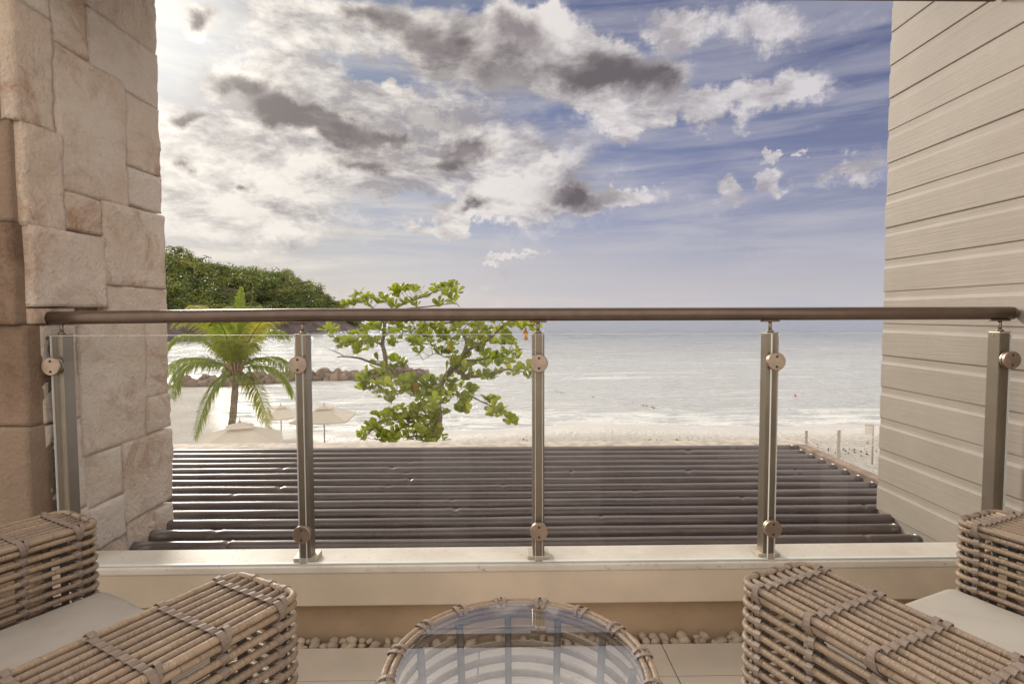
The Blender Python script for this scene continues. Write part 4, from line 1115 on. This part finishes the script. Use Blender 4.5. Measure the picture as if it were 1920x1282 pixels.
LV = [leaf_mesh(.35), leaf_mesh(.15)]
lme = [MB().add(v, f, True).mesh('leaf', M['leaf']) for v, f in LV]
M['red_leaf'] = mat_leaf('red_leaf', (0.42, 0.13, 0.04), (0.50, 0.24, 0.06), None, .35)
rme = MB().add(*LV[1], True).mesh('leaf', M['red_leaf'])
placed = []; twigs = MB(); rest = MB()
for (cx, cy) in CL:
    for sub in range(2 if rt.random() < 0.5 else 1):
        jx, jy = (0, 0) if sub == 0 else (rt.uniform(-26, 26), rt.uniform(-22, 22))
        p = q8(cx + jx, cy + jy)
        nb = min(nodes, key=lambda q: (q.x - p.x) ** 2 + (q.z - p.z) ** 2)
        p.y = nb.y + rt.gauss(0, .22)
        p = atY(600 + (cx + jx) / 4.007, 520 + (cy + jy) / 4.007, p.y)
        if (p - nb).length > .03:
            mid = nb.lerp(p, .5) + Vector((rt.uniform(-.03, .03), 0, -.02))
            twigs.tube([trl(nb), trl(mid), trl(p)], [.006, .0045, .0035], 5)
        up = ((p - nb).normalized() * .55 + Vector((0, -.25, 0.75))).normalized()
        nl = rt.randint(4, 7); a0 = rt.uniform(0, 6)
        t1 = up.orthogonal().normalized(); t2 = up.cross(t1)
        for k in range(nl):
            a = a0 + k * 2.4; spread = rt.uniform(.45, 1.25)
            d = (up * math.cos(spread) + (t1 * math.cos(a) + t2 * math.sin(a)) * math.sin(spread)).normalized()
            L = rt.uniform(.105, .19)
            nrm = (up - d * up.dot(d)); nrm = nrm.normalized() if nrm.length > .05 else d.orthogonal().normalized()
            sx = d.cross(nrm)
            m4 = Matrix.Translation(trl(p)) @ Matrix((( *sx, 0), (*d, 0), (*nrm, 0), (0, 0, 0, 1))).transposed() @ Matrix.Rotation(rt.uniform(-.5, .5), 4, 'Y') @ Matrix.Diagonal((L, L, L, 1))
            placed.append((L * (1.0 + .15 * (p.y < TY)) * rt.uniform(.9, 1.1), m4, rt.randint(0, 1)))
tag(twigs.build('twigs', M['bark'], tree), kind='stuff')
placed.sort(key=lambda q: -q[0])
for i, (L, m4, kk) in enumerate(placed):
    if i < 300:
        o = link('leaf', rme if i in (7, 60, 144) else lme[kk], tree); o.matrix_local = m4
    else:
        v, f = LV[kk]; rest.add([m4 @ Vector(q) for q in v], f, True)
tag(rest.build('foliage', M['leaf'], tree), kind='stuff')
for (cx, cy, s) in ((1545, 400, .15), (1548, 450, .12), (962, 520, .10)):
    p = q8(cx, cy, -.3); o = link('leaf', rme, tree); o.matrix_local = Matrix.Translation(trl(p) + Vector((0, 0, .06))) @ Matrix.Rotation(R(-100), 4, 'X') @ Matrix.Diagonal((s, s, s, 1))

# ---------------------------------------------------------------- tree behind the siding wall, only a tip in view
tp = atY(1672, 606, 34.0); gb = Vector((tp.x + .8, 34.0, SEA - .3))
st = tag(empty('shore_tree', gb), 'green tree tip just showing past the edge of the siding wall', 'tree')
MB().tube([(0, 0, 0), (-.1, 0, 2.6), (-.6, 0, tp.z - gb.z)], [.2, .15, .06], 8).build('trunk', M['bark'], st)
v, f, ti = [], [], []
crown(rh, tp - gb + Vector((.25, 0, 0)), 1.05, 900, 0.085, v, f, ti, .5, .45)
leaf_obj('crown', v, f, ti, M['hill_leaf'], st)

# ---------------------------------------------------------------- parasols
def mat_canvas(name, col):
    m, nt, b = newmat(name); p = geopos(nt); n = tnoise(nt, p, 2.0, 4, .6)
    c = mixc(nt, n.smooth(.3, .7), tuple(a * .94 for a in col), col); nt.links.new(c.s, b.inputs['Base Color']); b.inputs['Roughness'].default_value = .9
    tr = nt.nodes.new('ShaderNodeBsdfTranslucent'); nt.links.new(c.s, tr.inputs[0]); mx = nt.nodes.new('ShaderNodeMixShader'); mx.inputs[0].default_value = .35
    out = nt.nodes['Material Output']; nt.links.new(b.outputs[0], mx.inputs[1]); nt.links.new(tr.outputs[0], mx.inputs[2]); nt.links.new(mx.outputs[0], out.inputs[0]); return m
M['canvas'] = mat_canvas('parasol_canvas', (0.72, 0.66, 0.57))
M['pole'] = simple('pole_metal', (0.42, 0.36, 0.30), 0.5, .3, bstr=0)
def parasol(apex_px, apex_py, y, width, rz, label, hgt=0.46):
    ap = atY(apex_px, apex_py, y); g = ground(ap.x, y); H = ap.z - g
    o = tag(empty('beach_parasol', (ap.x, y, g), rz), label, 'parasol', 'square canvas parasols on the beach')
    MB().tube([(0, 0, 0), (0, 0, H - .06)], .025, 10).build('pole', M['pole'], o)
    h = width / 2; v = [(0, 0, H - .08)]; N = 8
    rim = []
    for s in range(4):
        a, b_ = [(-h, -h), (h, -h), (h, h), (-h, h)][s], [(h, -h), (h, h), (-h, h), (-h, -h)][s]
        for k in range(N):
            t = k / N; rim.append((a[0] + (b_[0] - a[0]) * t, a[1] + (b_[1] - a[1]) * t, t))
    rows_ = 6; vs = [(0, 0, H - .08)]
    for r_ in range(1, rows_ + 1):
        q = r_ / rows_
        for (x_, y_, t) in rim:
            sag = -.05 * math.sin(math.pi * t) * q * (1 - q * .3); vs.append((x_ * q, y_ * q, H - .08 - hgt * q ** 1.08 + sag * .6 + (.0 if t else .02 * q)))
    n = len(rim); fs = [(0, 1 + k, 1 + (k + 1) % n) for k in range(n)]
    for r_ in range(rows_ - 1):
        for k in range(n): fs.append((1 + r_ * n + k, 1 + (r_ + 1) * n + k, 1 + (r_ + 1) * n + (k + 1) % n, 1 + r_ * n + (k + 1) % n))
    b0 = len(vs)                                       # short valance
    for k in range(n): x_, y_, z_ = vs[1 + (rows_ - 1) * n + k]; vs.append((x_ * 1.003, y_ * 1.003, z_ - .05))
    for k in range(n): fs.append((1 + (rows_ - 1) * n + k, b0 + k, b0 + (k + 1) % n, 1 + (rows_ - 1) * n + (k + 1) % n))
    MB().add(vs, fs).build('canopy', M['canvas'], o)
    c = .16 * width; z1 = H - .03; MB().add([(0, 0, z1 + .02), (-c, -c, z1 - .10), (c, -c, z1 - .10), (c, c, z1 - .10), (-c, c, z1 - .10)], [(0, 1, 2), (0, 2, 3), (0, 3, 4), (0, 4, 1)]).build('vent', M['canvas'], o)
    MB().lathe([(.03, 0), (.03, .04), (.012, .06), (.010, .12), (0, .13)], 8, Matrix.Translation((0, 0, H - .03))).build('finial', M['pole'], o)
    for sx, sy in ((1, 1), (1, -1), (-1, 1), (-1, -1)):
        MB().tube([(0, 0, H - .14), (sx * h * .98, sy * h * .98, H - .11 - hgt)], .010, 5).build('rib', M['pole'], o)
parasol(449, 789, 14.2, 2.05, R(24), 'white canvas parasol nearest the pergola, in front of the palm trunk')
parasol(607, 757, 20.5, 1.95, R(5), 'cream canvas parasol on a thin pole right of the railing post', .42)
parasol(526, 757, 25.5, 1.75, R(38), 'farthest white parasol half hidden behind the palm fronds', .42)

# ---------------------------------------------------------------- rope fence
M['paint'] = simple('white_paint', (0.70, 0.65, 0.57), .7, var=.1, bstr=.1)
M['rope'] = simple('rope', (0.68, 0.62, 0.53), .9, var=.15, bstr=.2, bscale=80)
fz = [(1445, 793, 812, 23.5), (1512, 807, 827, 22.0), (1573, 806, 852, 20.0), (1656, 806, 872, 18.6)]
f0 = atY(1572, 850, 20.0); rf = tag(empty('rope_fence', (f0.x, 20.0, ground(f0.x, 20.0))), 'low rope fence on white posts across the sand by the siding wall', 'fence')
tops = []
for (px, t_, b_, y) in fz:
    p = atY(px, t_, y); g = ground(p.x, y) - .1
    MB().lathe([(.052, g), (.052, p.z - .03), (.058, p.z - .03), (.058, p.z - .01), (.03, p.z)], 10, Matrix.Translation((p.x - f0.x, y - 20.0, -rf.location.z))).build('post', M['paint'], rf)
    tops.append(Vector((p.x - f0.x, y - 20.0, p.z - rf.location.z)))
for a, b_ in zip(tops, tops[1:]):
    for dz, sg in ((-.10, .30), (-.34, .34)):
        MB().tube([a.lerp(b_, i / 12) + Vector((0, 0, dz - sg * 4 * (i / 12) * (1 - i / 12))) for i in range(13)], .014, 5).build('rope', M['rope'], rf)
# ---------------------------------------------------------------- notice board
sp0 = atY(1637, 798, 19.5); g = ground(sp0.x, 19.5)
nb_ = tag(empty('notice_sign', (sp0.x, 19.5, g)), 'small blank white notice hanging from a grey pole on the beach', 'sign')
H = sp0.z - g
MB().tube([(0, 0, -.1), (0, 0, H)], .028, 8).build('pole', M['pole'], nb_)
MB().tube([(.02, 0, H - .02), (-.30, 0, H - .01)], .016, 6).build('arm', M['pole'], nb_)
MB().bbox(-.30, -.04, -.012, .012, H - .36, H - .035, .004).build('board', M['paint'], nb_)

# ---------------------------------------------------------------- float lines and a buoy
M['float'] = simple('dark_float', (0.10, 0.08, 0.075), .6, bstr=0); M['red'] = simple('red_float', (0.50, 0.10, 0.07), .5, bstr=0)
def floats(pts, label):
    q0 = atZ(*pts[0], SEA); o = tag(empty('float_line', q0), label, 'float line', 'lines of floats on the water')
    for (px, py) in pts:
        p = atZ(px, py, SEA) - q0
        MB().lathe([(0, -.04), (.035, -.03), (.05, .0), (.04, .03), (0, .05)], 8, Matrix.Translation(p)).build('float', M['float'], o)
    MB().tube([atZ(px, py, SEA) - q0 + Vector((0, 0, .01)) for px, py in pts], .012, 4).build('rope', M['rope'], o)
floats([(952, 717), (956, 718), (960, 719), (964, 720), (968, 720.5), (972, 721)], 'short row of dark floats on the water left of the middle post')
floats([(1041, 733), (1046, 735), (1051, 736), (1056, 737)], 'short row of dark floats on the water right of the middle post')
floats([(1112, 744), (1186, 756), (1206, 760), (1212, 761), (1222, 764), (1226, 765)], 'sparse line of dark floats nearest the beach')
q = atZ(1491, 744, SEA)
bu = tag(empty('buoy', q), 'small red buoy on the water right of the right middle post', 'buoy')
MB().lathe([(0, -.06), (.06, -.03), (.075, .03), (.045, .10), (.012, .17), (0, .18)], 10).build('body', M['red'], bu)
MB().tube([(0, 0, .17), (0, 0, .26)], .008, 5).build('stick', M['red'], bu)
